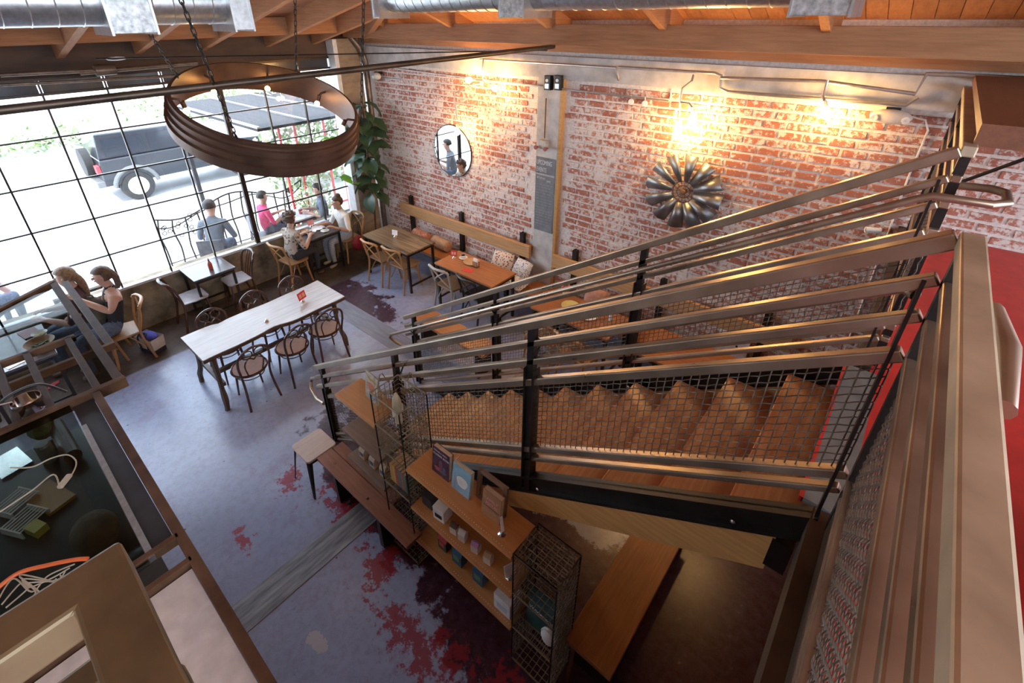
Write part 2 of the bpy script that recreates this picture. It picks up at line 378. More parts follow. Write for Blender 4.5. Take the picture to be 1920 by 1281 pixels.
for i in range(3, len(ys)-1): obj('transom_pane', MB().bb(-.012, -.007, ys[i]+.02, ys[i+1]-.02, 3.46, 3.60), plain('dark_transom', (.045, .05, .06), .15) if 'dark_transom' not in bpy.data.materials else bpy.data.materials['dark_transom'], wn)
obj('transom', MB().bb(-.03, .02, -9.8, -.62, 3.595, 3.63), m_tool, wn); obj('transom', MB().bb(-.03, .02, -9.8, -.62, 3.43, 3.46), m_tool, wn)
for i in range(3, len(ys)-1):
    for k in range(len(zs)-1): obj('pane', MB().bb(-.012, -.007, ys[i]+.008, ys[i+1]-.008, zs[k]+.008, zs[k+1]-.008), m_glass, wn)
# ---- other walls (out of frame)
struct('wall_left', MB().bb(-.22, 13, -10.2, -10, -.1, 6.5), mat('plaster', (.55, .52, .48), .8, 0, .1, 4), 'plain plaster wall at the far left of the room', 'wall')
struct('wall_back', MB().bb(11.5, 11.7, -10, 0, -.1, 2.3), m_conc, 'plain wall below the mezzanine at the back', 'wall')
# ---- roof: slopes down to the window (x=0) and to the brick wall (y=0)
sW, sB = .215, .40
def rW(x): return 3.83+sW*x
def rB(y): return 3.93-sB*y
def hipy(x): return min(0, -(rW(x)-3.93)/sB)
ce = tag(obj('ceiling', MB().add([(-.4, -10.2, rW(-.4)+.36), (13, -10.2, rW(13)+.36), (13, hipy(13), rW(13)+.36), (-.4, hipy(-.4), rW(-.4)+.36), (13, .3, rB(.3)+.36), (-.4, .3, rB(.3)+.36)], [(0, 1, 2, 3), (3, 2, 4, 5)]), m_deck), 'timber roof with exposed orange-brown rafters and boards', 'ceiling', kind='structure')
x = -.35
while x < 9.6:
    a, b = x+.002, x+.148; h1, h2 = hipy(a), hipy(b); mb = MB()
    q = lambda X, Y, z: (X, Y, z)
    for t in (0,):
        z1, z2 = rW(a)+.25, rW(b)+.25; w = rB(.2)+.25
        mb.add([(a, -10, z1), (b, -10, z2), (b, h2, z2), (a, h1, z1), (b, .2, w), (a, .2, w)], [(3, 2, 1, 0), (5, 4, 2, 3)])
        mb.add([(a, -10, z1+.02), (b, -10, z2+.02), (b, h2, z2+.02), (a, h1, z1+.02), (b, .2, w+.02), (a, .2, w+.02)], [(0, 1, 2, 3), (3, 2, 4, 5)])
        mb.add([(a, -10, z1), (a, h1, z1), (a, h1, z1+.02), (a, -10, z1+.02), (b, -10, z2), (b, h2, z2), (b, h2, z2+.02), (b, -10, z2+.02)], [(0, 1, 2, 3), (7, 6, 5, 4)])
    obj('roof_board', mb, m_deck, ce); x += .15
ry = [-.85, -1.66, -2.62, -3.43, -4.25, -5.07, -5.9, -6.7, -7.5]
for y in ry:
    xe = min(12.5, (3.93-sB*y-3.83)/sW)
    obj('rafter', MB().bar((-.3, y, rW(-.3)+.125), (xe, y, rW(xe)+.125), .085, .25), m_raft, ce, bevel=.005)
rx = [1.35, 2.83, 4.47, 5.845, 7.25, 8.7, 10.2]
for x in rx:
    h = hipy(x)
    obj('rafter', MB().bar((x, -.02, rB(-.02)+.125), (x, h, rB(h)+.125), .07, .25, up=(0, 0, 1)), m_raft_y, ce, bevel=.005)
obj('rafter', MB().bar((.2, hipy(.2), rW(.2)+.1), (12.5, hipy(12.5), rW(12.5)+.1), .09, .3), m_raft, ce)
obj('purlin', MB().bb(.2, 12, -.42, -.35, 3.92, 4.14), m_raft, ce, bevel=.004)
obj('purlin', MB().bb(.2, 12, -.06, -.0, 3.82, 4.0), m_raft, ce)
for i in range(len(ry)-1):
    y0, y1 = ry[i]-.045, ry[i+1]+.045
    for xb in (.75, 3.0): obj('blocking', MB().bb(xb, xb+.05, y1, y0, rW(xb)+.02, rW(xb)+.25), m_raft_y, ce)
for i in range(len(rx)-1):
    obj('blocking', MB().bb(rx[i]+.036, rx[i+1]-.036, -1.3, -1.25, rB(-1.25)+.02, rB(-1.25)+.25), m_raft, ce) if hipy(rx[i]) < -1.35 else None
# ---- mezzanine
XM, ZM, YN, YF = 8.235, 2.45, -3.783, -2.54
mz = struct('floor_mezzanine', MB().bb(XM+.02, 12, -10, 0, ZM-.22, ZM).bb(7.5, XM+.02, -10, -5.64, ZM-.22, ZM), m_redfl, 'bright red painted mezzanine floor', 'floor')
obj('edge_channel', MB().bb(XM-.045, XM+.02, -5.64, YN+.03, ZM-.22, ZM+.02), m_steel, mz)
obj('edge_channel', MB().bb(XM-.045, XM+.02, YF-.03, 0, ZM-.22, ZM+.02), m_steel, mz)
obj('nosing_mat', MB().bb(XM-.09, XM+.06, YN+.06, YF-.06, ZM-.02, ZM+.006), mat('grey_mat', (.15, .15, .14), .7), mz)
obj('nosing_strip', MB().bb(XM-.10, XM-.085, YN+.06, YF-.06, ZM-.02, ZM+.007), m_redfl, mz)

# ================================================================== STAIRCASE
SL = (3.709-.947)/(8.234-3.956)
def zt(x): return 3.709-SL*(8.234-x)      # top of guard line
st = thing('staircase', 'timber staircase with steel stringers climbing to the red mezzanine', 'staircase')
RUN, RISE, NT_ = .3165, .2042, 12
for k in range(1, 12):
    xn = XM-.02-(12-k)*RUN; z = ZM-(12-k)*RISE
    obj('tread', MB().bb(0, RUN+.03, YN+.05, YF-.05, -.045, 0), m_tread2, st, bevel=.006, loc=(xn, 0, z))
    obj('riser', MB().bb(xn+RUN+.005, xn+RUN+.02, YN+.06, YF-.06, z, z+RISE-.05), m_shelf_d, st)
def stringer(y, s):
    a, b = 4.28, XM-.02
    top = 1.215
    mb = MB()
    for (o1, o2, w) in ((top, top+.02, .07), (top+.13, top+.15, .07), (top, top+.15, .012)):
        y0 = y-w/2 if w > .05 else y-.006
        mb.add([(X, Y, zt(X)-o) for X in (a, b) for Y in (y0, y0+w) for o in (o1, o2)], [(0, 1, 3, 2), (4, 6, 7, 5), (0, 4, 5, 1), (2, 3, 7, 6), (0, 2, 6, 4), (1, 5, 7, 3)])
    obj('stringer', mb, m_dark, st)
    a = 4.75; mb = MB(); b = XM-.12
    mb.add([(X, Y, max(0, zt(X)-o)) for X in (a, b) for Y in (y-.03, y+.03) for o in (top+.152, top+.38)], [(0, 1, 3, 2), (4, 6, 7, 5), (0, 4, 5, 1), (2, 3, 7, 6), (0, 2, 6, 4), (1, 5, 7, 3)])
    obj('stringer_beam', mb, m_beam, st)
    for xb in (4.9, 6.9, 7.95): obj('bolt', MB().lathe([(.013, 0), (.013, .012), (.006, .016)], (xb, y-.036, zt(xb)-top-.085), 8, Matrix.Rotation(PI/2, 3, 'X')), m_chrome, st)
stringer(YN, -1); stringer(YF, 1)
obj('joist_hanger', MB().bb(XM-.13, XM-.05, YN-.04, YN+.04, 2.08, 2.25), m_tool, st)
def weave(mb, o, ux, uz, nx, nz, sx, sz, r=.0026, amp=.0035, n=4, nrm=(0, 1, 0)):
    # crimped wire screen: o origin, ux/uz unit vectors
    o, ux, uz, nrm = Vector(o), Vector(ux), Vector(uz), Vector(nrm)
    for i in range(nx+1):
        mb.tube([o+ux*(i*sx)+uz*(k*sz)+nrm*(amp if (i+k) % 2 else -amp) for k in range(nz+1)], r, n)
    for k in range(nz+1):
        mb.tube([o+ux*(i*sx)+uz*(k*sz)-nrm*(amp if (i+k) % 2 else -amp) for i in range(nx+1)], r, n)
def stair_guard(name, y, inn, label, posts, hand_lo):
    g = thing(name, label, 'guard rail')
    x0, x1 = 3.95, XM
    def rail(nm, off, w, h, xa=x0, xb=x1, yy=y, m=m_rail):
        return obj(nm, MB().bar((xa, yy, zt(xa)-off-h/2), (xb, yy, zt(xb)-off-h/2), w, h), m, g, bevel=.006)
    rail('top_rail', 0, .052, .05); rail('rail', .135, .04, .036); rail('rail', .262, .04, .036)
    rail('mesh_rail', .405, .044, .045, 4.13); rail('mesh_rail', .955, .044, .04, 4.13); rail('rail', 1.045, .04, .03, 4.13)
    for xp in posts:
        zb = max(0., zt(xp)-1.34)
        p = obj('post', MB().bb(xp-.022, xp+.022, y-.02, y+.02, zb, zt(xp)-.03), m_dark, g)
        for s in (-1, 1): obj('flange', MB().bb(xp+s*.03-.004, xp+s*.03+.004, y-.035, y+.035, zb, zt(xp)-.33), m_dark, g)
    obj('post', MB().bb(XM-.035, XM-.024, y-.025, y+.025, zt(XM)-1.3, zt(XM)-.16), m_dark, g)
    hy = y+inn*.075; f = lambda x: (x, hy, zt(x)-.2)
    pts = [(hand_lo, hy, zt(hand_lo)-.2)]
    lo = Vector(f(hand_lo)); e = .1
    path = [Vector(f(XM-.08)), lo]
    # returned loop at the foot: out, down and back to the post
    path += [lo+Vector((-.07, 0, -.045)), lo+Vector((-.105, -inn*.0, -.11)), lo+Vector((-.07, -inn*.03, -.17)), lo+Vector((.12, -inn*.07, -.20)), lo+Vector((.27, -inn*.075, -.16))]
    if inn < 0:   # far rail: bent end at the head of the stairs
        h = Vector(f(XM-.08)); path = [h+Vector((.09, .24, .03)), h+Vector((.25, .24, .04)), h+Vector((.30, .20, .04)), h+Vector((.30, .05, .035)), h+Vector((.25, 0, .03)), h+Vector((.05, 0, .025))]+path
    else:
        h = Vector(f(XM-.08)); path = [h+Vector((.05, -.05, .02)), h+Vector((.02, -.02, .02))]+path
    obj('handrail', MB().tube(path, .019, 10), m_rail, g, smooth=True)
    for xp in posts: obj('bracket', MB().tube([(xp, y, zt(xp)-.27), (xp, (y+hy)/2, zt(xp)-.27), (xp, hy, zt(xp)-.21)], .007, 6), m_dark, g)
    d = Vector((1, 0, SL)); mb = MB(); L = XM-4.15
    s = .0345; nx = int(L/s); weave(mb, (4.15, y, zt(4.15)-.955), d*1., (0, 0, 1), nx, int(.505/s), s, .505/int(.505/s))
    obj('wire_mesh', mb, m_wire, g)['kind'] = 'stuff'
    return g
stair_guard('stair_guard', YN, 1, 'steel stair railing with wire mesh on the side facing the shelves', (4.13, 5.45, 6.79), 3.72)
stair_guard('stair_guard', YF, -1, 'steel stair railing with wire mesh on the side facing the brick wall', (4.13, 5.45, 6.85), 3.80)
# ---- mezzanine guards
def flat_guard(label, p, q, posts, m=None):
    m = m or m_rail
    g = thing('mezzanine_guard', label, 'guard rail'); p, q = Vector(p), Vector(q)
    for nm, z, w, h in (('top_rail', 3.709, .055, .05), ('rail', 3.574, .04, .036), ('rail', 3.447, .04, .036), ('mesh_rail', 3.304, .044, .045), ('mesh_rail', 2.75, .044, .04), ('rail', 2.66, .04, .03)):
        obj(nm, MB().bar((p.x, p.y, z-h/2), (q.x, q.y, z-h/2), w, h), m, g, bevel=.006)
    for o in g.children:
        if o.name.startswith('top_rail') and m is m_rail: o.data.materials[0] = m_toprail
    for t in posts:
        c = p.lerp(q, t); obj('post', MB().bb(c.x-.02, c.x+.02, c.y-.02, c.y+.02, 2.3, 3.66), m_dark, g)
    d = (q-p); L = d.length; d.normalize(); s = .0345; mb = MB(); nz = int(.505/s)
    weave(mb, (p.x, p.y, 2.752), d, (0, 0, 1), int(L/s), nz, s, .505/nz, nrm=(d.y, -d.x, 0), n=5)
    obj('wire_mesh', mb, m_wire, g)['kind'] = 'stuff'
    return g
g = flat_guard('steel railing along the mezzanine edge, nearest, with broad pale top rail', (XM+.027, YN-.0, 0), (XM+.027, -5.62, 0), (.02, .97))
obj('kick_plate', MB().bb(XM+.01, XM+.02, -5.62, YN-.02, 2.45, 2.58), m_steel, g)
obj('rubber_grip', MB().tube([(XM+.07, -4.55, 3.66), (XM+.075, -4.35, 3.67), (XM+.07, -4.15, 3.66)], [.02, .028, .02], 10), m_rail, g, smooth=True)
flat_guard('steel railing on the mezzanine between the stairs and the brick wall', (XM+.027, YF, 0), (XM+.027, -.06, 0), (.02, .55, .98))
g = flat_guard('steel railing corner at the lower left, with rusty broad top rail', (7.5427, -5.617, 0), (XM-.03, -5.617, 0), (.0, .97), m=m_railr)
for o in list(g.children):
    if o.name.startswith(('top_rail', 'rail', 'mesh_rail')):
        z = sum(v.co.z for v in o.data.vertices)/len(o.data.vertices); w = .055 if o.name.startswith('top') else .042
        if o.name.startswith('top'):
            bpy.data.objects.remove(o); obj('top_rail', MB().prism([(7.4875, -5.5895), (7.4875, -8.5), (7.5425, -8.5), (7.5425, -5.6445), (XM-.03, -5.6445), (XM-.03, -5.5895)], 3.659, 3.709), m_railr, g, bevel=.005); continue
        obj(o.name.split('.')[0], MB().bar((7.515, -5.617+w/2, z), (7.515, -8.5, z), w, .05 if w > .05 else .038), m_railr, g, bevel=.006)

# ================================================================== CHAIRS
def bentwood(label, loc, rz, group='bentwood chairs at the long table'):
    t = thing('bentwood_chair', label, 'chair', loc, rz, group)      # sitter faces local +y
    obj('seat', MB().lathe([(0, .452), (.185, .452), (.19, .458), (.185, .465), (0, .462)], (0, .0, 0), 28), m_seatp, t, smooth=True)
    obj('seat_ring', MB().tube(arc((0, 0, .452), .198, 0, 2*PI, 28)[:-1], .016, 8, True), m_bent, t, smooth=True)
    obj('stretcher_ring', MB().tube(arc((0, .0, .37), .158, 0, 2*PI, 24)[:-1], .007, 6, True), m_bent, t, smooth=True)
    for s in (-1, 1):
        obj('leg', MB().tube([(s*.12, .13, .45), (s*.135, .15, .25), (s*.155, .18, 0)], [.017, .015, .011], 8), m_bent, t, smooth=True)
    hoop = spline([(-.19, -.235, 0), (-.165, -.185, .28), (-.165, -.185, .46), (-.185, -.235, .68), (-.15, -.27, .82), (0, -.285, .885), (.15, -.27, .82), (.185, -.235, .68), (.165, -.185, .46), (.165, -.185, .28), (.19, -.235, 0)], 6)
    obj('back_hoop', MB().tube(hoop, .0145, 8), m_bent, t, smooth=True)
    inner = spline([(-.085, -.175, .46), (-.11, -.225, .64), (-.06, -.25, .735), (0, -.255, .70)], 5)
    obj('back_bow', MB().tube(inner, .009, 6).tube([(-p.x, p.y, p.z) for p in inner], .009, 6), m_bent, t, smooth=True)
    for s in (-1, 1): obj('back_ring', MB().tube(arc((s*.068, -.272, .80), .057, 0, 2*PI, 16, (1, 0, 0), (0, -.18, .98))[:-1], .008, 6, True), m_bent, t, smooth=True)
    return t
c0 = bentwood('dark bentwood chair at the near side of the long table, nearest the counter', (2.755, -4.04, 0), PI/2)
dup(c0, (2.77, -3.49, 0), PI/2+.03, 'dark bentwood chair at the middle of the near side of the long table')
dup(c0, (2.74, -3.0, 0), PI/2-.12, 'dark bentwood chair at the near side of the long table, beside the stair foot')
dup(c0, (2.10, -4.05, 0), -PI/2, 'dark bentwood chair behind the long table, nearest the counter')
dup(c0, (2.07, -3.47, 0), -PI/2+.05, 'dark bentwood chair behind the middle of the long table')
dup(c0, (2.08, -2.93, 0), -PI/2, 'dark bentwood chair behind the long table, nearest the brick wall')
def crossback(label, loc, rz, m, ms, group='cross-back cafe chairs'):
    t = thing('crossback_chair', label, 'chair', loc, rz, group)
    pol = [(-.19, -.17), (.19, -.17), (.215, .0), (.205, .17), (.15, .215), (-.15, .215), (-.205, .17), (-.215, 0)]
    obj('seat', MB().prism(pol, .44, .47), ms, t, bevel=.01)
    for s in (-1, 1):
        obj('leg', MB().tube(spline([(s*.15, .15, .44), (s*.165, .17, .2), (s*.18, .2, 0)], 3), [.018]*6+[.013], 8), m, t, smooth=True)
        obj('leg', MB().tube(spline([(s*.2, -.24, 0), (s*.185, -.185, .3), (s*.185, -.18, .47), (s*.205, -.225, .68), (s*.2, -.265, .84)], 4), .0165, 8), m, t, smooth=True)
        obj('seat_bow', MB().tube(spline([(s*.175, -.17, .2), (s*.13, -.05, .4), (s*.1, .05, .43), (s*.13, .12, .4), (s*.165, .165, .22)], 3), .009, 6), m, t, smooth=True)
    top = spline([(-.215, -.25, .80), (-.17, -.29, .845), (0, -.335, .855), (.17, -.29, .845), (.215, -.25, .80)], 4)
    mb = MB()
    for a, b in zip(top[:-1], top[1:]): mb.bar(a, b, .022, .05)
    obj('top_rail', MB().tube(top, .021, 8), m, t, smooth=True)
    c = lambda s: spline([(s*.185, -.20, .52), (s*.06, -.26, .66), (-s*.17, -.285, .83)], 5)
    obj('cross_slat', MB().tube(c(1), .011, 6), m, t, smooth=True); obj('cross_slat', MB().tube(c(-1), .0115, 6), m, t, smooth=True)
    obj('front_bow', MB().tube(spline([(-.165, .17, .2), (-.1, .165, .38), (0, .16, .43), (.1, .165, .38), (.165, .17, .2)], 3), .009, 6), m, t, smooth=True)
    return t
crossback('oak cross-back chair at the dark zebra table, nearest the window', (1.60, -1.12, 0), 0, m_oak, m_oak_s)
crossback('oak cross-back chair at the dark zebra table, beside the steel leg', (2.09, -1.06, 0), .06, m_oak, m_oak_s)
crossback('whitewashed cross-back chair at the orange wood table', (3.22, -1.02, 0), -.05, m_grey_ch, m_oak_s)
crossback('black cross-back chair at the orange wood table', (3.78, -.98, 0), -.15, m_black, m_black)
crossback('oak cross-back chair at the table behind the stair railing, left one', (5.15, -1.22, 0), .1, m_oak, m_oak_s)
crossback('oak cross-back chair at the table behind the stair railing, right one', (5.68, -1.22, 0), -.1, m_oak, m_oak_s)
crossback('oak cross-back chair with a woman in a patterned jacket', (.47, -2.22, 0), .12, m_oak, m_oak_s)
crossback('oak cross-back chair with a woman in a white top', (.38, -1.02, 0), PI, m_oak, m_oak_s)
crossback('oak chair with a woman in a black tank top', (.70, -4.83, 0), PI-.1, m_oak, m_oak_s)
def hoopchair(label, loc, rz):
    t = thing('hoop_back_chair', label, 'chair', loc, rz, 'hoop-back chairs at the small window table')
    obj('seat', MB().prism([(-.19, -.17), (.19, -.17), (.21, .0), (.2, .17), (.14, .2), (-.14, .2), (-.2, .17), (-.21, 0)], .445, .468), mat('pale_seat', (.42, .40, .42), .25, 0, .12, 16, coat=.4), t, bevel=.01)
    for s in (-1, 1):
        obj('leg', MB().tube([(s*.15, .15, .445), (s*.18, .19, 0)], [.017, .012], 8), m_bent, t, smooth=True)
        obj('leg', MB().tube(spline([(s*.2, -.25, 0), (s*.18, -.18, .32), (s*.18, -.18, .5), (s*.195, -.23, .74)], 4), .016, 8), m_bent, t, smooth=True)
    obj('top_rail', MB().tube(spline([(-.195, -.23, .72), (-.19, -.26, .80), (-.12, -.31, .84), (0, -.33, .85), (.12, -.31, .84), (.19, -.26, .80), (.195, -.23, .72)], 4), .02, 8), m_bent, t, smooth=True)
    for s in (-1, 0, 1): obj('back_spindle', MB().tube([(s*.07, -.17, .46), (s*.08, -.3, .84)], .008, 6), m_bent, t, smooth=True)
    return t
hoopchair('hoop-back chair with pale seat left of the small window table', (.44, -3.86, 0), -.0)
hoopchair('hoop-back chair with pale seat right of the small window table', (.40, -3.16, 0), PI)
# ================================================================== TABLES
def steel_table(name, label, x0, x1, y0, y1, h, m, th=.03, leg=.035, low=True, inset=.02):
    t = thing(name, label, 'table', ((x0+x1)/2, (y0+y1)/2, 0)); a, b = (x1-x0)/2, (y1-y0)/2
    obj('table_top', MB().bb(-a, a, -b, b, h-th, h), m, t, bevel=.004)
    i, j = a-inset-leg/2, b-inset-leg/2
    for sx in (-1, 1):
        for sy in (-1, 1): obj('leg', MB().bb(sx*i-leg/2, sx*i+leg/2, sy*j-leg/2, sy*j+leg/2, 0, h-th), m_tool, t)
    obj('apron', MB().bb(-i, i, -j-.01, -j+.01, h-th-.05, h-th).bb(-i, i, j-.01, j+.01, h-th-.05, h-th).bb(-i-.01, -i+.01, -j, j, h-th-.05, h-th).bb(i-.01, i+.01, -j, j, h-th-.05, h-th), m_tool, t)
    if low:
        for s in (-1, 1): obj('stretcher', MB().bb(s*i-.012, s*i+.012, -j, j, .12, .145), m_tool, t)
    return t
steel_table('cafe_table', 'dark zebra-grained table on steel legs in the corner by the bench', 1.14, 2.37, -1.19, -.57, .77, m_zebra)
steel_table('cafe_table', 'orange wooden cafe table with coffee cup on steel legs', 2.92, 4.13, -1.10, -.54, .77, m_wood_or)
m_dkt = mat('dark_table_top', (.10, .085, .085), .22, 0, .3, 8, coat=.3)
steel_table('cafe_table', 'small dark square table with a sauce bottle by the window', .02, .62, -3.81, -3.2, .76, m_dkt)
steel_table('cafe_table', 'dark table where two women eat by the window', -.0+.03, .61, -2.0, -1.28, .76, m_dkt)
steel_table('cafe_table', 'dark table with bowls seen through the glass canopy', .28, 1.2, -6.2, -5.52, .76, m_dkt)
steel_table('cafe_table', 'wooden table behind the stair railing with flowers and plates', 4.85, 6.0, -1.15, -.55, .77, m_wood_or)
steel_table('cafe_table', 'orange wooden table below the windmill, seen under the stair rail', 6.35, 7.3, -1.15, -.5, .77, m_wood_or)
# long live-edge table
t = thing('long_table', 'long worn wooden table with wavy live edge and curved timber legs', 'table', (2.34, -3.53, 0))
n = 26; L0, L1 = -.93, .94
edge = []
for k in range(n+1):
    y = L0+(L1-L0)*k/n; edge.append((.335+.02*math.sin(y*3.1)+.028*math.exp(-((y+.05)/.14)**2)*-1.6+.008*math.sin(y*9), y))
for k in range(n, -1, -1):
    y = L0+(L1-L0)*k/n; edge.append((-.35+.018*math.sin(y*2.7+1)+.035*math.exp(-((y+.48)/.05)**2)+.006*math.sin(y*11), y))
obj('table_top', MB().prism(edge, .738, .75), m_long, t); obj('live_edge', MB().prism([(x*.995, y*.999) for x, y in edge], .695, .739), m_edge, t)
for sx, sy in ((1, -1), (1, 1), (-1, -1), (-1, 1)):
    X, Y = sx*.31, sy*.80+(-.03 if sy < 0 else -.02)
    obj('leg', MB().tube(spline([(X, Y, .70), (X+sx*.0, Y, .45), (X+sx*.03, Y+sy*.015, .25), (X+sx*.09, Y+sy*.03, .12), (X+sx*.08, Y+sy*.04, 0)], 4), [.04, .036, .034, .032, .03, .028, .028, .028, .03, .034, .036, .036, .034, .03, .03, .03, .03], 6), m_edge, t)
for p, q in (((0, -.8, .3), (0, .8, .3)), ((-.3, -.8, .3), (.3, -.8, .3)), ((-.3, .8, .3), (.3, .8, .3))): obj('stretcher', MB().bar(p, q, .05, .05), m_edge, t)
def card_holder(label, loc, rz, m, w=.1, h=.08, panels=True):
    t = thing('card_holder', label, 'sign', loc, rz)
    obj('base', MB().lathe([(.0, 0), (.028, 0), (.028, .012), (.012, .03), (.006, .045), (0, .046)], n=14), m_chrome, t, smooth=True)
    if m:
        c = obj('card', MB().box((0, 0, .045+h/2), (w, .004, h), Matrix.Rotation(-.2, 3, 'X')), m, t)
        if panels:
            for s in (-1, 1): obj('print', MB().box((s*w*.2, -.004, .047+h/2), (w*.3, .003, h*.5), Matrix.Rotation(-.2, 3, 'X')), plain('card_print', (.75, .42, .32)), c)
    else: obj('clip', MB().tube([(0, 0, .04), (.005, 0, .09)], .002, 6), m_chrome, t)
    return t
p = fl(568, 566, .75); card_holder('red card in a small metal stand on the long table', (p.x, p.y, .75), PI/2+.35, m_redp, .14, .11)
p = fl(500, 603, .75); card_holder('empty metal card stand on the long table', (p.x, p.y, .75), 0, None)
card_holder('white card in a metal stand on the dark zebra table', (1.682, -.884, .77), .3, m_paper, .11, .09, False)
card_holder('red card standing on the orange wood table', (3.06, -.80, .77), .4, m_redp, .11, .09)
tag(obj('menu_card', MB().box((3.51, -.95, .7725), (.17, .1, .003), Matrix.Rotation(.25, 3, 'Z')), m_redp), 'red menu card lying flat on the orange wood table', 'menu')
def cup(label, loc, fill=None, s=1.):
    t = thing('coffee_cup', label, 'cup', loc)
    obj('saucer', MB().lathe([(0, .004), (.035*s, .002), (.07*s, .012), (.072*s, .014), (.04*s, .007), (0, .008)], n=24), m_china, t, smooth=True)
    obj('cup', MB().lathe([(0, .008), (.022*s, .008), (.035*s, .03), (.04*s, .06), (.037*s, .06), (.032*s, .03), (.02*s, .014), (0, .013)], n=20), m_china, t, smooth=True)
    obj('handle', MB().tube(arc((.043*s, 0, .036), .014, -PI/2, PI/2, 6, (1, 0, 0), (0, 0, 1)), .003, 6), m_china, t, smooth=True)
    obj('coffee', MB().lathe([(0, .052), (.036*s, .052)], n=16), plain('coffee', (.06, .025, .01), .2), t); return t
def bowl(label, loc, r=.09, m=None, food=(.35, .22, .08), name='bowl', cat='bowl'):
    t = thing(name, label, cat, loc); m = m or m_china
    obj('bowl', MB().lathe([(0, .006), (r*.4, .0), (r*.75, r*.3), (r, r*.62), (r*.96, r*.63), (r*.7, r*.34), (0, .012)], n=24), m, t, smooth=True)
    mb = MB()
    for k in range(14):
        a, q = random.uniform(0, 6.28), random.uniform(0, r*.6); mb.sphere((q*math.cos(a), q*math.sin(a), r*.33), (.02, .016, .012), 6, 4)
    obj('food', mb, mat('food', food, .6, 0, .4, 30), t, smooth=True); return t
cup('white coffee cup on saucer on the orange wood table', (3.17, -.70, .77))
def plate(label, loc, r=.13, m=None):
    t = thing('plate', label, 'plate', loc)
    obj('plate', MB().lathe([(0, .006), (r*.6, .004), (r, .016), (r, .019), (r*.6, .009), (0, .01)], n=28), m or wood('plate_wood', (.45, .27, .13), (.60, .40, .22)), t, smooth=True); return t
plate('round wooden plate on the orange wood table', (3.37, -.72, .77))
t = thing('napkin_holder', 'wooden napkin holder with white napkins on the orange wood table', 'napkin holder', (3.52, -.78, .77))
obj('block', MB().bb(-.045, .045, -.03, -.015, 0, .09).bb(-.045, .045, .015, .03, 0, .09).bb(-.045, .045, -.03, .03, 0, .012), m_oak_s, t); obj('napkins', MB().box((0, 0, .075), (.08, .025, .12)), m_paper, t); 
t = thing('sauce_bottle', 'red sauce bottle on the small window table', 'bottle', tuple(fl(396, 505, .76)))
obj('bottle', MB().lathe([(0, 0), (.03, 0), (.032, .01), (.032, .09), (.024, .12), (.013, .135), (.013, .15)], n=18), plain('sauce_red', (.38, .07, .045), .3), t, smooth=True)
obj('nozzle', MB().lathe([(.013, .15), (.010, .165), (.003, .20), (0, .2)], n=10), plain('sauce_dark', (.16, .05, .04)), t, smooth=True)
bowl('white salad bowl in front of the woman in the white top', (.40, -1.76, .76), .10, food=(.20, .12, .05)); cup('white coffee cup in front of the woman in the white top', (.46, -1.52, .76), s=1.1)
plate('white plate on the table of the two women by the window', (.25, -1.53, .76), .12, m_china); bowl('tan bread basket on the table of the two women', (.22, -1.80, .76), .075, m_oak_s, (.45, .25, .08), 'bread_basket', 'basket')
card_holder('pink card at the window end of the two women\'s table', (.10, -1.58, .76), PI/2, plain('pink_card', (.75, .25, .28)), .12, .09)
bowl('large wooden salad bowl under the glass canopy', (.95, -5.62, .76), .15, m_oak_s, (.10, .13, .04)); bowl('small white bowl under the glass canopy', (.62, -5.58, .76), .08, m_china, (.5, .35, .1))
tag(obj('napkin', MB().box((1.05, -5.9, .763), (.2, .16, .006), Matrix.Rotation(.3, 3, 'Z')), m_paper), 'white napkin on the table under the glass canopy', 'napkin')
tag(obj('folder', MB().box((.45, -5.66, .767), (.24, .17, .014), Matrix.Rotation(.2, 3, 'Z')), plain('folder_red', (.20, .05, .055))), 'dark red folder on the table under the glass canopy', 'folder')
plate('pale plate on the table behind the stair railing', (5.55, -.85, .77), .13, m_china); plate('yellow food plate on the table behind the stair railing', (5.25, -.8, .77), .12, plain('yellow_plate', (.65, .60, .25)))
def flowers(label, loc):
    t = thing('flower_vase', label, 'flowers', loc); obj('vase', MB().lathe([(0, 0), (.03, 0), (.035, .05), (.02, .09), (.022, .11)], n=16), m_china, t, smooth=True)
    for k in range(7):
        a = k*.9; x, y, z = .05*math.cos(a), .05*math.sin(a), .17+.03*math.sin(k*2)
        f = obj('flower', MB().sphere((x, y, z), (.022, .022, .016), 8, 6), plain('flower_red', (.62, .06, .09)), t, smooth=True); obj('stem', MB().tube([(0, 0, .1), (x, y, z)], .002, 5), plain('stem', (.08, .2, .05)), f)
    return t
flowers('small vase of red flowers on the table behind the stair railing', (5.82, -.75, .77)); flowers('vase of red and white flowers beside the bench, seen over the stair rail', (5.05, -.62, .77))
# ================================================================== BENCH ON THE BRICK WALL
t = thing('banquette_bench', 'long timber wall bench with plank backrest on black steel posts', 'bench')
for x0, x1 in ((.95, 3.98), (4.02, 7.9)):
    for k, (a, b) in enumerate(((-.52, -.30), (-.295, -.07))): obj('seat_plank', MB().bb(x0, x1, a, b, .40, .45), m_wood_or, t, bevel=.006)
for x0, x1 in ((.93, 4.06), (4.48, 7.7)): obj('backrest', MB().bb(x0, x1, -.14, -.085, .83, 1.04), m_back, t, bevel=.008)
for x in (1.17, 2.51, 3.86, 4.83, 6.16, 7.4):
    p = obj('back_post', MB().bb(x-.035, x+.035, -.082, -.015, .45, 1.19), m_dark, t); obj('post_hook', MB().tube(arc((x, -.05, 1.19), .02, 0, PI, 6, (0, 1, 0), (0, 0, 1)), .006, 6), m_dark, p)
    obj('bench_leg', MB().bb(x-.03, x+.03, -.48, -.42, 0, .40), m_dark, t)
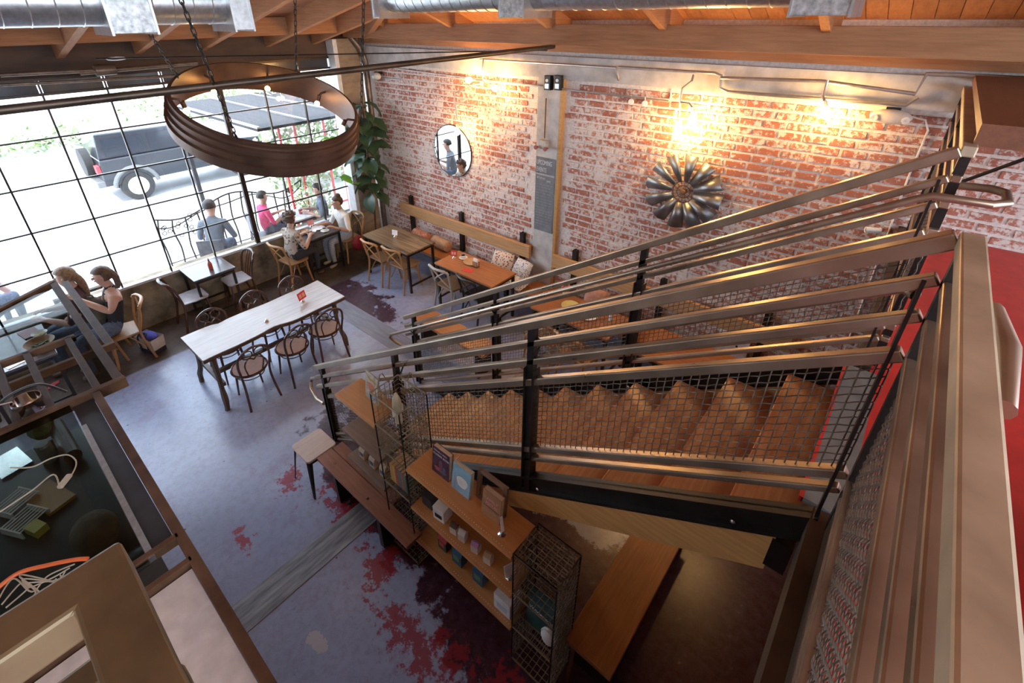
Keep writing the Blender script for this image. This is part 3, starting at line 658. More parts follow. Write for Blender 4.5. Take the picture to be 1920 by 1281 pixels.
def cushion(name, label, loc, rot, size, m, cat='cushion'):
    mb = MB(); a, b, c = size; n = 10
    for s in (1, -1):
        vs = []; fs = []
        for i in range(n+1):
            for k in range(n+1):
                u, v = 2*i/n-1, 2*k/n-1; w = max(0, (1-u**4)*(1-v**4))**.5; pinch = 1-.06*(abs(u*v))
                vs.append((a*u*pinch*(1-.05*(1-v*v)*0), b*v*pinch, s*c*w))
        for i in range(n):
            for k in range(n):
                f = (i*(n+1)+k, (i+1)*(n+1)+k, (i+1)*(n+1)+k+1, i*(n+1)+k+1); fs.append(f if s > 0 else f[::-1])
        mb.add(vs, fs)
    o = tag(obj(name, mb, m, smooth=True), label, cat); o.location = loc; o.rotation_euler = rot; return o
def pat(name, base, cols, sc):
    t = NT(name); v = t.n('TexVoronoi', Scale=sc); t.set(v.inputs['Vector'], t.obj()); d = v.outputs['Distance']; c = v.outputs['Color']
    sp = t.n('SeparateColor'); t.set(sp.inputs[0], c); r = sp.outputs[0]
    k = t.mix(t.ramp(r, .45, .5), cols[0], cols[1]); k = t.mix(t.ramp(r, .75, .8), k, cols[2]) if len(cols) > 2 else k
    return t.P(Base_Color=t.mix(t.ramp(d, .33, .40), k, base), Roughness=.9)
cushion('cushion', 'floral red and white cushion leaning on the bench back', (3.60, -.26, .64), (1.05, 0, .1), (.2, .2, .06), pat('floral', (.72, .66, .58), [(.45, .05, .05), (.10, .10, .12), (.55, .25, .08)], 28))
cushion('cushion', 'blue and white patterned cushion beside the pilaster, upright', (4.0, -.24, .66), (1.0, 0, -.15), (.18, .16, .06), pat('blue_print', (.70, .71, .73), [(.13, .16, .26), (.25, .28, .38)], 34))
cushion('cushion', 'blue and white patterned cushion lying on the bench below the other', (4.03, -.42, .52), (.25, .1, -.1), (.19, .13, .055), pat('blue_print2', (.70, .71, .73), [(.13, .16, .26), (.25, .28, .38)], 34))
cushion('cushion', 'dusty pink cushion on the bench right of the pilaster', (5.32, -.22, .62), (1.1, 0, .1), (.18, .16, .06), mat('pink_cloth', (.48, .27, .21), .9, 0, .2, 20))
def bolster(label, x, y, m):
    M = Matrix.Rotation(PI/2, 3, 'Y'); o = tag(obj('bolster_cushion', MB().lathe([(0, -.22), (.07, -.22), (.1, -.2), (.105, 0), (.1, .2), (.07, .22), (0, .22)], (0, 0, 0), 20, M), m, smooth=True), label, 'cushion'); o.location = (x, y, .555); o.rotation_euler[2] = -.1; return o
bolster('red floral bolster cushion on the bench', 1.62, -.23, pat('bolster_print', (.50, .22, .14), [(.45, .08, .06), (.62, .42, .30)], 22)); bolster('tan bolster cushion on the bench', 2.15, -.23, pat('bolster_tan', (.48, .30, .18), [(.55, .38, .25), (.40, .20, .12)], 26))
# plank beside the stair foot
t = thing('low_bench', 'plain wooden bench standing by the foot of the stairs', 'bench', (3.95, -1.885, 0))
obj('seat', MB().bb(-.52, .85, -.165, .165, .41, .45), m_wood_or, t, bevel=.005)
for s in (-.35, .7): obj('leg', MB().bb(s-.03, s+.03, -.13, .13, 0, .41), m_dark, t)

# ================================================================== SHELVES BY THE STAIRS
YFR, YBK = -4.12, -3.86
def cage(label, x0, x1, h, tops, loops):
    t = thing('wire_locker', label, 'wire basket', ((x0+x1)/2, (YFR+YBK)/2, 0)); a, b = (x1-x0)/2, (YBK-YFR)/2
    s = .0415
    for X in (-a, a):
        for Y in (-b, b): obj('corner_rod', MB().tube([(X, Y, .0), (X, Y, h)], .006, 6), m_dark, t)
    def panel(nm, o, ux, uz, lx, lz):
        mb = MB(); nx, nz = max(2, round(lx/s)), max(2, round(lz/s)); weave(mb, o, ux, uz, nx, nz, lx/nx, lz/nz, .0029, .0024, 4, Vector(ux).cross(Vector(uz)))
        obj(nm, mb, m_cage, t)['kind'] = 'stuff'
    panel('side_mesh', (-a, -b, .02), (0, 1, 0), (0, 0, 1), 2*b, h-.02); panel('side_mesh', (a, -b, .02), (0, 1, 0), (0, 0, 1), 2*b, h-.02)
    panel('back_mesh', (-a, b, .02), (1, 0, 0), (0, 0, 1), 2*a, h-.02)
    for z in tops: panel('shelf_mesh', (-a, -b, z), (1, 0, 0), (0, 1, 0), 2*a, 2*b)
    for z in tops+[h]: obj('rim', MB().tube([(-a, -b, z), (a, -b, z), (a, b, z), (-a, b, z)], .0085, 6, True), m_cage, t)
    for (x, y, ax) in loops: obj('loop_handle', MB().tube([(x-.05*ax[0], y-.05*ax[1], h), (x-.01*ax[0], y-.01*ax[1], h+.11), (x+.01*ax[0], y+.01*ax[1], h+.11), (x+.05*ax[0], y+.05*ax[1], h)], .004, 6), m_cage, t)
    return t
cage('tall wire mesh locker beside the stair foot, with wire loops on top', 5.575, 5.905, 1.77, [.03, .42, .83, 1.21, 1.46], [(0, .13, (1, 0)), (.16, .02, (0, 1)), (0, -.13, (1, 0)), (-.16, -.02, (0, 1))])
cage('wire mesh locker at the right end of the shelves, holding a green bag', 6.94, 7.265, 1.275, [.03, .45, .86, 1.275], [])
def shelf(label, x0, x1, zs, mats, tacks=True):
    t = thing('display_shelf', label, 'shelf', ((x0+x1)/2, (YFR+YBK)/2, 0)); a, b = (x1-x0)/2, (YBK-YFR)/2
    for z, m in zip(zs, mats):
        o = obj('shelf_board', MB().bb(-a, a, -b-.01, b, z-.03, z), m, t, bevel=.004)
        if tacks:
            for k in range(2*int(a/.022)): obj('tack', tackm, None, o, loc=(-a+.02+k*.022, -b+.012, z))
    for s in (-1, 1): obj('support', MB().bb(s*(a-.03)-.02, s*(a-.03)+.02, b-.025, b-.005, 0, zs[0]-.03), m_dark, t)
    return t
tackm = MB().lathe([(.004, 0), (.003, .003), (0, .004)], n=6).mesh('tack', m_cream)
shelf('three-tier timber shelf with studded edges between the wire lockers', 5.915, 6.93, [1.235, .81, .41], [m_shelf, m_shelf, m_shelf])
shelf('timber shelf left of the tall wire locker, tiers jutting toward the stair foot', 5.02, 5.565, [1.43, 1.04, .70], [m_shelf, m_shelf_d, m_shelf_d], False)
def book(label, loc, rz, tilt, w, h, d, m, name='book', lines=(), shapes=()):
    # cover faces local -y, spine on the left
    t = thing(name, label, 'book', loc, rz); t.rotation_euler[0] = tilt
    cv = obj('cover', MB().bb(-w/2, w/2, -d/2-.003, -d/2, 0, h).bb(-w/2, w/2, d/2, d/2+.003, 0, h).bb(-w/2-.003, -w/2, -d/2-.003, d/2+.003, 0, h), m, t)
    obj('pages', MB().bb(-w/2, w/2-.005, -d/2, d/2, .004, h-.004), m_pages, t)
    for s, sz, x, z, mm in lines: text('lettering', s, sz, frame((x, -d/2-.0045, z), (1, 0, 0), (0, 0, 1)), mm, cv, .0005)
    for poly, mm in shapes: obj('cover_print', MB().prism(poly, 0, .0008, frame((0, -d/2-.0032, 0), (1, 0, 0), (0, 0, 1))), mm, cv)
    return t
m_pages = plain('pages', (.62, .50, .34), .8)
def ell(cx, cy, rx, ry, n=14, w=0): return [(cx+rx*(1+w*math.sin(3*a))*math.cos(a), cy+ry*(1+w*math.cos(2*a))*math.sin(a)) for a in [2*PI*k/n for k in range(n)]]
wt = plain('print_white', (.80, .80, .78)); pk = plain('print_pink', (.75, .35, .42)); nv = mat('navy_cover', (.035, .03, .06), .35, 0, .6, 14, col2=(.12, .06, .12))
book('dark novel with white capitals standing on the studded shelf', (6.16, -3.985, 1.235), 0, -.12, .17, .235, .035, nv, lines=[('MICHAEL M. SMITH', .016, -.075, .205, wt), ('CLOSSER BOOK', .023, -.08, .172, wt)],
     shapes=[(ell(-.03, .05, .03, .022, w=.3), plain('p1', (.45, .10, .14))), (ell(.02, .045, .035, .016, w=.3), plain('p2', (.10, .22, .13))), (ell(.0, .10, .02, .045), plain('p3', (.20, .10, .14))), (ell(.035, .07, .014, .03), plain('p4', (.13, .14, .40)))])
book('pale blue book with a white cloud shape on the studded shelf', (6.37, -3.995, 1.235), 0, -.16, .17, .225, .03, mat('blue_cover', (.26, .47, .60), .4, 0, .25, 12), shapes=[(ell(.01, .10, .052, .05, w=.12), wt), ([(-.062, .01), (-.058, .01), (-.058, .15), (-.062, .15)], plain('p5', (.55, .2, .2)))])
book('brown paperback with pink lettering on the studded shelf', (6.66, -4.0, 1.235), 0, -.13, .155, .215, .035, mat('kraft_cover', (.38, .20, .09), .6, 0, .15, 20), lines=[('FAMILY', .036, -.062, .145, pk), ('METAL', .036, -.05, .108, pk), ('THREE DAYS OF', .014, -.055, .06, pk)], shapes=[([(-.07, .085), (.07, .085), (.07, .093), (-.07, .093)], plain('p6', (.12, .09, .07)))])
t = thing('picture_frame', 'weathered empty wooden frame leaning behind the brown paperback', 'frame', (6.60, -3.945, 1.235)); t.rotation_euler[0] = -.12
for nm, b in (('frame_side', (-.13, -.10, 0, .26)), ('frame_side', (.10, .13, 0, .26)), ('frame_rail', (-.10, .10, .23, .26)), ('frame_rail', (-.10, .10, 0, .03))): obj(nm, MB().bb(b[0], b[1], -.012, .012, b[2], b[3]), m_shelf_d, t, bevel=.002)
book('illustrated magazine with yellow masthead on the left shelf', (5.33, -3.97, 1.43), -.1, -.14, .19, .26, .006, mat('mag_cover', (.45, .42, .38), .35, 0, .6, 18, col2=(.62, .55, .45)), name='magazine', lines=[('Magazine', .042, -.085, .20, plain('masthead', (.72, .45, .05)))], shapes=[(ell(-.01, .13, .05, .05, w=.2), plain('p7', (.50, .18, .10))), (ell(.02, .06, .06, .035, w=.2), plain('p8', (.20, .25, .36)))])
cols = [(.55, .30, .06), (.60, .38, .10), (.40, .07, .06), (.10, .20, .14), (.36, .12, .10), (.12, .16, .12)]
for k, c in enumerate(cols):
    nmz = ('mustard', 'amber', 'crimson', 'dark green', 'brick red', 'olive')[k]
    t = thing('book', nmz+' spined book in the row inside the tall wire locker', 'book', (5.64+k*.034, -4.0, .833), 0, 'books inside the tall wire locker'); mm = plain('spine%d' % k, c)
    obj('cover', MB().bb(-.0155, -.0125, -.08, .08, 0, .2).bb(.0125, .0155, -.08, .08, 0, .2).bb(-.0155, .0155, -.083, -.08, 0, .2), mm, t); obj('pages', MB().bb(-.0125, .0125, -.08, .075, .003, .195), m_pages, t)
def carton(label, loc, size, m, mtop=None, rz=0, pouch=False, name='carton', lab=None):
    t = thing(name, label, 'box', loc, rz); a, b, h = size[0]/2, size[1]/2, size[2]
    if pouch:
        obj('body', MB().add([(-a, -b, 0), (a, -b, 0), (a, b, 0), (-a, b, 0), (-a, -b, h*.7), (a, -b, h*.7), (a, b, h*.7), (-a, b, h*.7)], [(3, 2, 1, 0), (0, 1, 5, 4), (1, 2, 6, 5), (2, 3, 7, 6), (3, 0, 4, 7)]), m, t)
        obj('folded_top', MB().add([(-a, -b, h*.7), (a, -b, h*.7), (a, b, h*.7), (-a, b, h*.7), (-a, -.006, h), (a, -.006, h), (a, .006, h), (-a, .006, h)], [(0, 1, 5, 4), (1, 2, 6, 5), (2, 3, 7, 6), (3, 0, 4, 7), (4, 5, 6, 7)]), mtop or m, t)
    else:
        obj('body', MB().bb(-a, a, -b, b, 0, h), m, t, bevel=.003)
        obj('lid', MB().bb(-a-.001, a+.001, -b-.001, b+.001, h, h+.008), mtop or m, t, bevel=.002)
    if lab: obj('label', MB().bb(-a*.6, a*.6, -b-.003, -b, h*.3, h*.62), lab, t)
    return t
carton('white boxed mug with black window on the middle studded shelf', (6.17, -4.02, .81), (.11, .10, .12), m_white, rz=.1, lab=m_black)
carton('charcoal box at the left of the middle studded shelf', (6.02, -4.0, .81), (.11, .10, .11), plain('charcoal', (.04, .04, .05)))
for k, (x, c, nmz) in enumerate(((6.33, (.10, .05, .03), 'dark brown'), (6.415, (.70, .66, .62), 'white'), (6.545, (.42, .20, .38), 'purple'), (6.665, (.45, .30, .15), 'tan'))):
    carton('small soap carton with %s top on the middle studded shelf' % nmz, (x, -4.05, .81), (.06, .05, .10), plain('soap%d' % k, (.66, .55, .47)), plain('soaptop%d' % k, c), rz=.15, pouch=True)
card_holder('silver ball card stand on the middle studded shelf', (6.85, -4.04, .81), 1.2, m_paper, .08, .1, False); card_holder('silver ball card stand on the top studded shelf', (6.79, -4.05, 1.235), 1.2, m_paper, .02, .12, False)
gl = plain('tea_green', (.12, .26, .13))
carton('red and green tea pouch on the lowest studded shelf', (6.16, -4.02, .41), (.09, .06, .15), plain('tea_dark', (.04, .06, .045)), plain('tea_red', (.50, .06, .06)), pouch=True, lab=plain('tea_redlab', (.55, .09, .07)))
for x, w in ((6.33, 'left'), (6.55, 'right')): carton('dark blue tea pouch on the lowest studded shelf, %s one' % w, (x, -4.02, .41), (.10, .07, .17), plain('tea_blue', (.03, .09, .16)), plain('tea_blue2', (.035, .10, .18)), pouch=True, lab=gl)
carton('white gift box with sloped front on the lowest studded shelf', (6.82, -4.02, .41), (.15, .14, .16), m_white, pouch=False, lab=plain('lab_lilac', (.62, .62, .74)))
for k in range(3): carton('navy boxed soap on the left shelf, %s of three' % ('nearest the stool', 'middle', 'nearest the wire locker')[k], (5.15+k*.15, -4.03, .70), (.075, .06, .12), plain('box_tan', (.42, .30, .20)), pouch=True, lab=plain('navy_lab', (.04, .07, .14)))
t = thing('tote_bag', 'dark green printed bag inside the right wire locker', 'bag', (7.1, -3.98, .46))
obj('body', MB().add([(-.11, -.05, 0), (.11, -.05, 0), (.11, .05, 0), (-.11, .05, 0), (-.11, .0, .34), (.11, .0, .34), (.11, .02, .34), (-.11, .02, .34)], [(3, 2, 1, 0), (0, 1, 5, 4), (1, 2, 6, 5), (2, 3, 7, 6), (3, 0, 4, 7), (4, 5, 6, 7)]), mat('bag_green', (.03, .10, .10), .6, 0, .3, 10), t)
text('lettering', 'Vanderwort', .045, frame((-.1, -.034, .16), (1, 0, 0), (0, .147, 1)), wt, t)
t = thing('tote_bag', 'folded white canvas bag in the right wire locker', 'bag', (7.19, -4.05, .46)); obj('body', MB().sphere((0, 0, .09), (.055, .03, .09), 14, 10), m_paper, t, smooth=True); obj('handle', MB().tube(arc((0, -.02, .15), .04, 0, PI, 8, (1, 0, 0), (0, 0, 1)), .006, 6), m_paper, t)
t = thing('carved_figure', 'cream carved wooden fish in the tall wire locker', 'ornament', (5.72, -4.0, 1.465)); obj('body', MB().lathe([(.01, 0), (.03, .02), (.026, .12), (.038, .18), (.03, .25), (.012, .3), (0, .3)], n=12), mat('cream_wood', (.55, .48, .32), .6, 0, .2, 8), t, smooth=True); obj('fin', MB().bb(-.004, .004, -.05, .05, .10, .17), m_cream, t)
# stool + benches
t = thing('metal_stool', 'square steel stool with worn wooden seat beside the shelf', 'stool', (4.445, -4.17, 0))
def rsq(r, c, n=4): 
    o = []
    for sx, sy, a0 in ((1, 1, 0), (-1, 1, PI/2), (-1, -1, PI), (1, -1, 1.5*PI)):
        for k in range(n+1): a = a0+PI/2*k/n; o.append((sx*(r-c)+c*math.cos(a), sy*(r-c)+c*math.sin(a)))
    return o
obj('seat', MB().prism(rsq(.16, .035), .43, .455), wood('stool_seat', (.40, .29, .23), (.58, .47, .41), .35, 'y'), t, bevel=.005)
obj('seat_frame', MB().prism(rsq(.145, .03), .39, .43), m_tool, t)
for sx in (-1, 1):
    for sy in (-1, 1):
        mb = MB(); a = Vector((sx*.135, sy*.135, .42)); b = Vector((sx*.19, sy*.19, 0)); u = Vector((sx, -sy, 0)).normalized(); w = Vector((sx, sy, 0)).normalized()
        mb.add([a-u*.03, a+w*.012, a+u*.03, a-w*.012, b-u*.012, b+w*.006, b+u*.012, b-w*.006], [(0, 1, 5, 4), (1, 2, 6, 5), (2, 3, 7, 6), (3, 0, 4, 7), (4, 5, 6, 7), (3, 2, 1, 0)]); obj('leg', mb, m_tool, t)
t = thing('low_bench', 'reddish plank bench in front of the left shelf, next to the stool', 'bench', (5.55, -4.11, 0))
obj('seat_plank', MB().bb(-.945, .40, -.13, .035, .42, .45), m_redb, t, bevel=.004); obj('seat_plank', MB().bb(-.93, .0, .04, .15, .42, .45), m_redb, t, bevel=.004)
for x in (-.7, -.02): obj('leg', MB().bb(x-.025, x+.025, -.11, .1, 0, .42), m_dark, t)
for x, y in ((-.75, -.05), (-.2, -.07)): obj('bolt_hole', MB().lathe([(.012, .451), (.006, .4505), (0, .4505)], (x, y, 0), 10), m_chrome, t)
t = thing('low_bench', 'orange wooden bench reaching under the stairs, right of the wire locker', 'bench', (7.43, -3.2, 0))
obj('seat', MB().bb(-.175, .175, -.74, .9, .40, .45), m_wood_oy, t, bevel=.006)
for y in (-.6, .75): obj('leg', MB().bb(-.14, .14, y-.03, y+.03, 0, .40), m_dark, t)
# ================================================================== WALL ITEMS
t = thing('wall_mirror', 'round frameless mirror hung on the brick wall', 'mirror', (2.345, -.022, 2.23)); Mx = Matrix.Rotation(PI/2, 3, 'X')
tmm = NT('mirror_glass'); obj('glass', MB().lathe([(0, .012), (.425, .012), (.425, 0)], (0, 0, 0), 48, Mx), tmm.P(Base_Color=(.92, .94, .95), Metallic=1., Roughness=.01), t)
obj('rim', MB().tube(arc((0, -.006, 0), .428, 0, 2*PI, 48, (1, 0, 0), (0, 0, 1))[:-1], .009, 8, True), m_tool, t, smooth=True)
t = thing('windmill_wheel', 'galvanised windmill wheel decorating the brick wall', 'wall decor', (6.21, -.06, 2.385)); m_blade = mat('blade_zinc', (.25, .26, .27), .38, .75, .3, 6)
for k in range(12):
    a = PI/2-.07+k*PI/6; R = Matrix.Rotation(a, 3, 'Z'); mb = MB(); vs = []; n = 6
    for r, w in ((.13, .035), (.44, .085)):
        for i in range(n+1):
            u = 2*i/n-1; vs.append(R @ Vector((r, u*w, .012+.05*(1-u*u)*(w/.085)-.03*u)))
    vs = [(p.x, -p.z, p.y) for p in vs]; fs = [(i, i+1, n+2+i, n+1+i) for i in range(n)]
    mb.add(vs, fs); o = obj('blade', mb, m_blade, t, smooth=True); so_ = o.modifiers.new('s', 'SOLIDIFY'); so_.thickness = .003
for r in (.075, .125): obj('hub_ring', MB().tube(arc((0, -.01, 0), r, 0, 2*PI, 28, (1, 0, 0), (0, 0, 1))[:-1], .005, 6, True), m_rust, t, smooth=True)
for k in range(16): a = k*PI/8; obj('spoke', MB().tube([(.02*math.cos(a), -.015, .02*math.sin(a)), (.135*math.cos(a), -.01, .135*math.sin(a))], .003, 5), m_rust, t)
obj('hub', MB().lathe([(.032, -.02), (.034, .02), (.025, .035), (0, .04)], (0, 0, 0), 16, Mx), m_rust, t, smooth=True)
obj('mount', MB().lathe([(.02, -.06), (.02, 0)], (0, 0, 0), 10, Mx), m_rust, t)
# events board on the pilaster
t = thing('events_board', 'slim grey chalkboard listing upcoming events on the pilaster', 'sign', (4.085, -.058, 1.33)); m_chk = mat('chalk_grey', (.17, .185, .20), .85, 0, .2, 8); m_ch = plain('chalk', (.62, .63, .66), .9)
obj('board', MB().bb(0, .325, -.008, 0, 0, 1.12), m_chk, t); lay = frame((.012, -.009, 0), (1, 0, 0), (0, 0, 1))
def tx(s, sz, x, z, sx=1.): text('lettering', s, sz, frame((x, -.009, z), (1, 0, 0), (0, 0, 1)) @ Matrix.Diagonal((sx, 1.5, 1, 1)), m_ch, t, .0006)
tx('UPCOMING', .062, .012, 1.015, .8); tx('EVENTS', .062, .012, .91, .8); tx('All Summer', .042, .02, .80, .75); tx('-plenty', .036, .19, .775, .7)
for z in (.875, .862): obj('chalk_rule', MB().bb(.005, .32, -.0092, -.008, z, z+.006), m_ch, t)
random.seed(3)
for k in range(15):
    z = .72-k*.044; x = .02
    while x < .27:
        w = random.uniform(.02, .07); obj('chalk_line', MB().bb(x, min(x+w, .30), -.0088, -.008, z, z+.008), mat('faint_chalk', (.27, .29, .31), .9) if 'faint_chalk' not in bpy.data.materials else bpy.data.materials['faint_chalk'], t); x += w+.018
def pipe(name, label, pts, r, m=None, cat='conduit', sm=True): return tag(obj(name, MB().tube(pts, r, 10), m or m_cond, smooth=sm), label, cat)
def W3(u, v, y=-.1): return onp('y', y, u, v)
pipe('conduit', 'thin bright conduit across the brick above the mirror', [W3(742, 129, -.03), W3(1020, 163, -.09)], .011)
pipe('conduit', 'thin bright conduit from the pilaster switches to the gauges', [W3(1040, 165, -.09), W3(1254, 190, -.03), W3(1258, 180, -.03), W3(1259, 165, -.03), W3(1255, 155, -.03), W3(1160, 151, -.03)], .011)
pipe('conduit', 'conduit along the concrete ledge above the pilaster', [W3(900, 111, -.11), W3(1155, 127, -.11), W3(1158, 140, -.11), W3(1160, 150, -.06)], .014)
pipe('conduit', 'conduit running along the ledge over the windmill wheel', [W3(1160, 126, -.11), W3(1340, 137, -.11), W3(1352, 142, -.11), W3(1350, 165, -.11), W3(1365, 172, -.11), W3(1700, 197, -.11), W3(1722, 182, -.11)], .016)
pipe('conduit', 'upper conduit along the ledge near the mezzanine', [W3(1352, 146, -.15), W3(1540, 152, -.15), W3(1716, 176, -.15), W3(1738, 138, -.15), W3(1800, 140, -.15), W3(1915, 150, -.15)], .016)
pipe('conduit', 'short conduit from the emergency light to the corner pipe', [W3(755, 138, -.03), W3(750, 150, -.03), W3(712, 146, -.03)], .011)
pipe('conduit', 'white wire curving down the brick beside the mezzanine railing', [W3(1700, 217, -.02), W3(1735, 225, -.02), W3(1740, 245, -.02), W3(1700, 340, -.02), W3(1650, 480, -.02), W3(1590, 640, -.02)], .008, m_white, 'wire')
for u, v in ((1183, 193), (1209, 196)):
    p = W3(u, v-2, -.05); t = thing('pressure_gauge', 'small round gauge below the conduit, %s of the pair' % ('left' if u < 1200 else 'right'), 'gauge', p)
    obj('dial', MB().lathe([(0, .012), (.03, .012), (.034, .0), (.03, -.015), (0, -.015)], (0, 0, 0), 18, Mx), m_white, t, smooth=True); obj('stem', MB().tube([(0, 0, .03), (0, 0, .075)], .006, 6), m_cond, t)
for u, w in ((1029, 'left'), (1048, 'right')):
    p = W3(u, 155, -.09); t = thing('switch_box', 'black switch box at the top of the pilaster, %s one' % w, 'switch', p)
    obj('body', MB().bb(-.05, .05, -.04, .035, -.09, .09), m_black, t, bevel=.006); obj('dial', MB().lathe([(0, .01), (.02, .01), (.02, 0)], (0, -.04, .03), 14, Mx), m_white, t); obj('plate', MB().bb(-.03, .03, -.045, -.04, -.07, -.01), m_cond, t)
t = thing('pipe_valve', 'rusty pipe with twin valve taps on the pilaster', 'valve', (4.22, -.075, 0)); obj('pipe', MB().tube([(.0, 0, 3.25), (0, 0, 2.72)], .009, 8), m_rust, t); obj('manifold', MB().bb(-.07, .07, -.05, .02, 2.58, 2.70), mat('grey_box', (.40, .38, .34), .6, .3, .3, 9), t, bevel=.01)
for s in (-1, 1): obj('tap', MB().lathe([(.012, 0), (.014, .05), (.03, .055), (.03, .068), (0, .07)], (s*.08, -.03, 2.60), 10, Mx), plain('tap_red', (.30, .06, .05)), t, smooth=True)
def emlight(label, p, big):
    t = thing('emergency_light', label, 'emergency light', p)
    obj('housing', MB().sphere((0, 0, 0), (.15 if big else .09, .055, .062), 20, 12), m_cream, t, smooth=True)
    for s in ((-1, 1) if big else (-1,)): obj('lens', MB().lathe([(.028, 0), (.03, .012), (.018, .014), (0, .006)], (s*.11 if big else -.05, -.045, -.012), 14, Mx), m_white, t, smooth=True)
    obj('mount', MB().bb(-.05, .05, .0, .09, .03, .075), m_dark, t)
emlight('white twin-head emergency light at the right end of the ledge', W3(1670, 219, -.1), True); emlight('small white emergency light in the corner by the drain pipe', W3(707, 143, -.1), False)
# bulb fixtures
def bulb(parent, p, d, r=.045, lit=True, energy=2.3):
    p = Vector(p); d = Vector(d).normalized(); Mq = Vector((0, 0, 1)).rotation_difference(d).to_matrix()
    s = obj('socket', MB().lathe([(.014, 0), (.019, .005), (.02, .06), (.014, .065)], p, 12, Mq), m_cond, parent, smooth=True)
    obj('bulb', MB().lathe([(.013, .06), (.018, .075), (r*.8, .095), (r, .06+r*1.4), (r*.8, .06+r*2.1), (r*.35, .06+r*2.5), (0, .06+r*2.55)], p, 16, Mq), m_bulb, parent, smooth=True)
    l = bpy.data.lights.new('lamp', 'POINT'); l.energy = energy; l.color = (1, .52, .17); l.shadow_soft_size = .05
    o = bpy.data.objects.new('lamp_light', l); COL.objects.link(o); o.parent = parent; o.location = p+d*.12+Vector((0, -.09, 0))
def fixture(label, pts, bulbs):
    t = thing('pipe_light', label, 'wall light'); 
    for q in pts: obj('pipe_arm', MB().tube(q, .012, 8), m_cond, t, smooth=True)
    for p, d in bulbs: bulb(t, p, d)
    return t
a = W3(906, 110, -.12); b = W3(905, 163, -.16)
fixture('bare-bulb pipe light left of the pilaster with a drop bulb over the mirror', [[a, W3(905, 130, -.16), b], [W3(905, 157, -.16), W3(880, 162, -.2), W3(853, 175, -.24), W3(852, 188, -.25), W3(857, 225, -.25)], [W3(905, 150, -.17), W3(893, 150, -.22)], [W3(905, 152, -.17), W3(918, 158, -.22)]],
        [(W3(893, 150, -.22), W3(878, 150, -.25)-W3(893, 150, -.22)), (W3(918, 158, -.22), W3(934, 170, -.26)-W3(918, 158, -.22)), (W3(857, 232, -.25), (0, 0, -1))])
fixture('bare-bulb pipe light with two bulbs above the windmill wheel', [[W3(1300, 141, -.12), W3(1297, 152, -.18), W3(1280, 165, -.2), W3(1276, 180, -.2), W3(1274, 218, -.2)], [W3(1277, 192, -.2), W3(1292, 194, -.22), W3(1298, 202, -.22)]],
        [(W3(1298, 200, -.22), (.25, -.1, -1)), (W3(1274, 224, -.2), (0, 0, -1))])
fixture('bare-bulb pipe light near the mezzanine end of the ledge', [[W3(1552, 150, -.16), W3(1543, 182, -.18), W3(1546, 190, -.2)]], [(W3(1546, 188, -.2), (.45, -.15, -1))])
# security camera
p = W3(1636, 430, -.08); t = thing('security_camera', 'small white camera on the brick below the stair rail', 'camera', p); obj('body', MB().tube([(-.05, -.05, 0), (.06, .0, 0)], .028, 12), m_white, t, smooth=True); obj('lens', MB().lathe([(0, 0), (.02, 0)], (-.051, -.05, 0), 12, Matrix.Rotation(-PI/2, 3, 'Y')), m_black, t); obj('arm', MB().tube([(.04, 0, 0), (.05, .08, 0)], .008, 6), m_white, t)
# corner drain pipe
pipe('drain_pipe', 'brown cast-iron drain pipe in the corner beside the brick', [(.30, -.09, 0), (.30, -.09, 3.55), (.26, -.16, 3.75), (.22, -.3, 3.95)], .052, m_cast, 'pipe')
# boxed soffit over the mezzanine
tag(obj('hanging_box', MB().bb(8.27, 11.5, -2.42, -.02, 3.745, 3.80).bb(8.27, 11.5, -2.47, -2.42, 3.70, 3.80), m_ply), 'brown plywood box hung over the mezzanine at the right', 'box')
pipe('brace_rod', 'thin steel brace below the plywood box', [(8.45, -.05, 2.95), (9.3, -.3, 3.74)], .015, m_dark, 'rod')
t = thing('lounge_chair', 'dark grey upholstered armchair on the red mezzanine floor', 'chair', (9.35, -3.6, ZM)); m_up = mat('charcoal_cloth', (.03, .03, .033), .9, 0, .3, 25)
obj('seat', MB().bb(-.3, .3, -.3, .3, .18, .42), m_up, t, bevel=.04); obj('backrest', MB().bb(.2, .36, -.33, .33, .3, .85), m_up, t, bevel=.05)
for s in (-1, 1): obj('armrest', MB().bb(-.3, .3, s*.36-.07, s*.36+.07, .12, .62), m_up, t, bevel=.05)
for sx in (-1, 1):
    for sy in (-1, 1): obj('leg', MB().bb(sx*.24-.02, sx*.24+.02, sy*.3-.02, sy*.3+.02, 0, .18), m_dark, t)

# ================================================================== OVERHEAD
# ring chandelier (tilted), fitted to its rim in the photograph
RC = Vector((3.6, -3.49, 3.59)); RR = .762; rn = Vector((.398, .043, 1)).normalized()
Mr = Vector((0, 0, 1)).rotation_difference(rn).to_matrix()
m_ring = mat('ring_iron', (.115, .062, .042), .38, .55, .3, 5, rvar=.15)
t = thing('ring_chandelier', 'big brown ribbed iron ring chandelier hung on four chains', 'chandelier', RC)
H = .285
prof = [(RR-.02, 0), (RR, 0), (RR+.012, -.01), (RR+.006, -.03), (RR+.012, -.05), (RR+.03, -.058), (RR+.012, -.066), (RR+.018, -.115), (RR+.038, -.125), (RR+.022, -.135), (RR+.026, -.185), (RR+.046, -.195), (RR+.03, -.205), (RR+.036, -H), (RR+.016, -H), (RR-.02, 0)]
obj('band', MB().lathe(prof, (0, 0, 0), 72, Mr, cap=False), m_ring, t, smooth=True)
for k in range(24):
    a = 2*PI*k/24; obj('rivet', MB().sphere(Mr @ Vector(((RR+.013)*math.cos(a), (RR+.013)*math.sin(a), -.14)), .006, 6, 4), m_chrome, t)
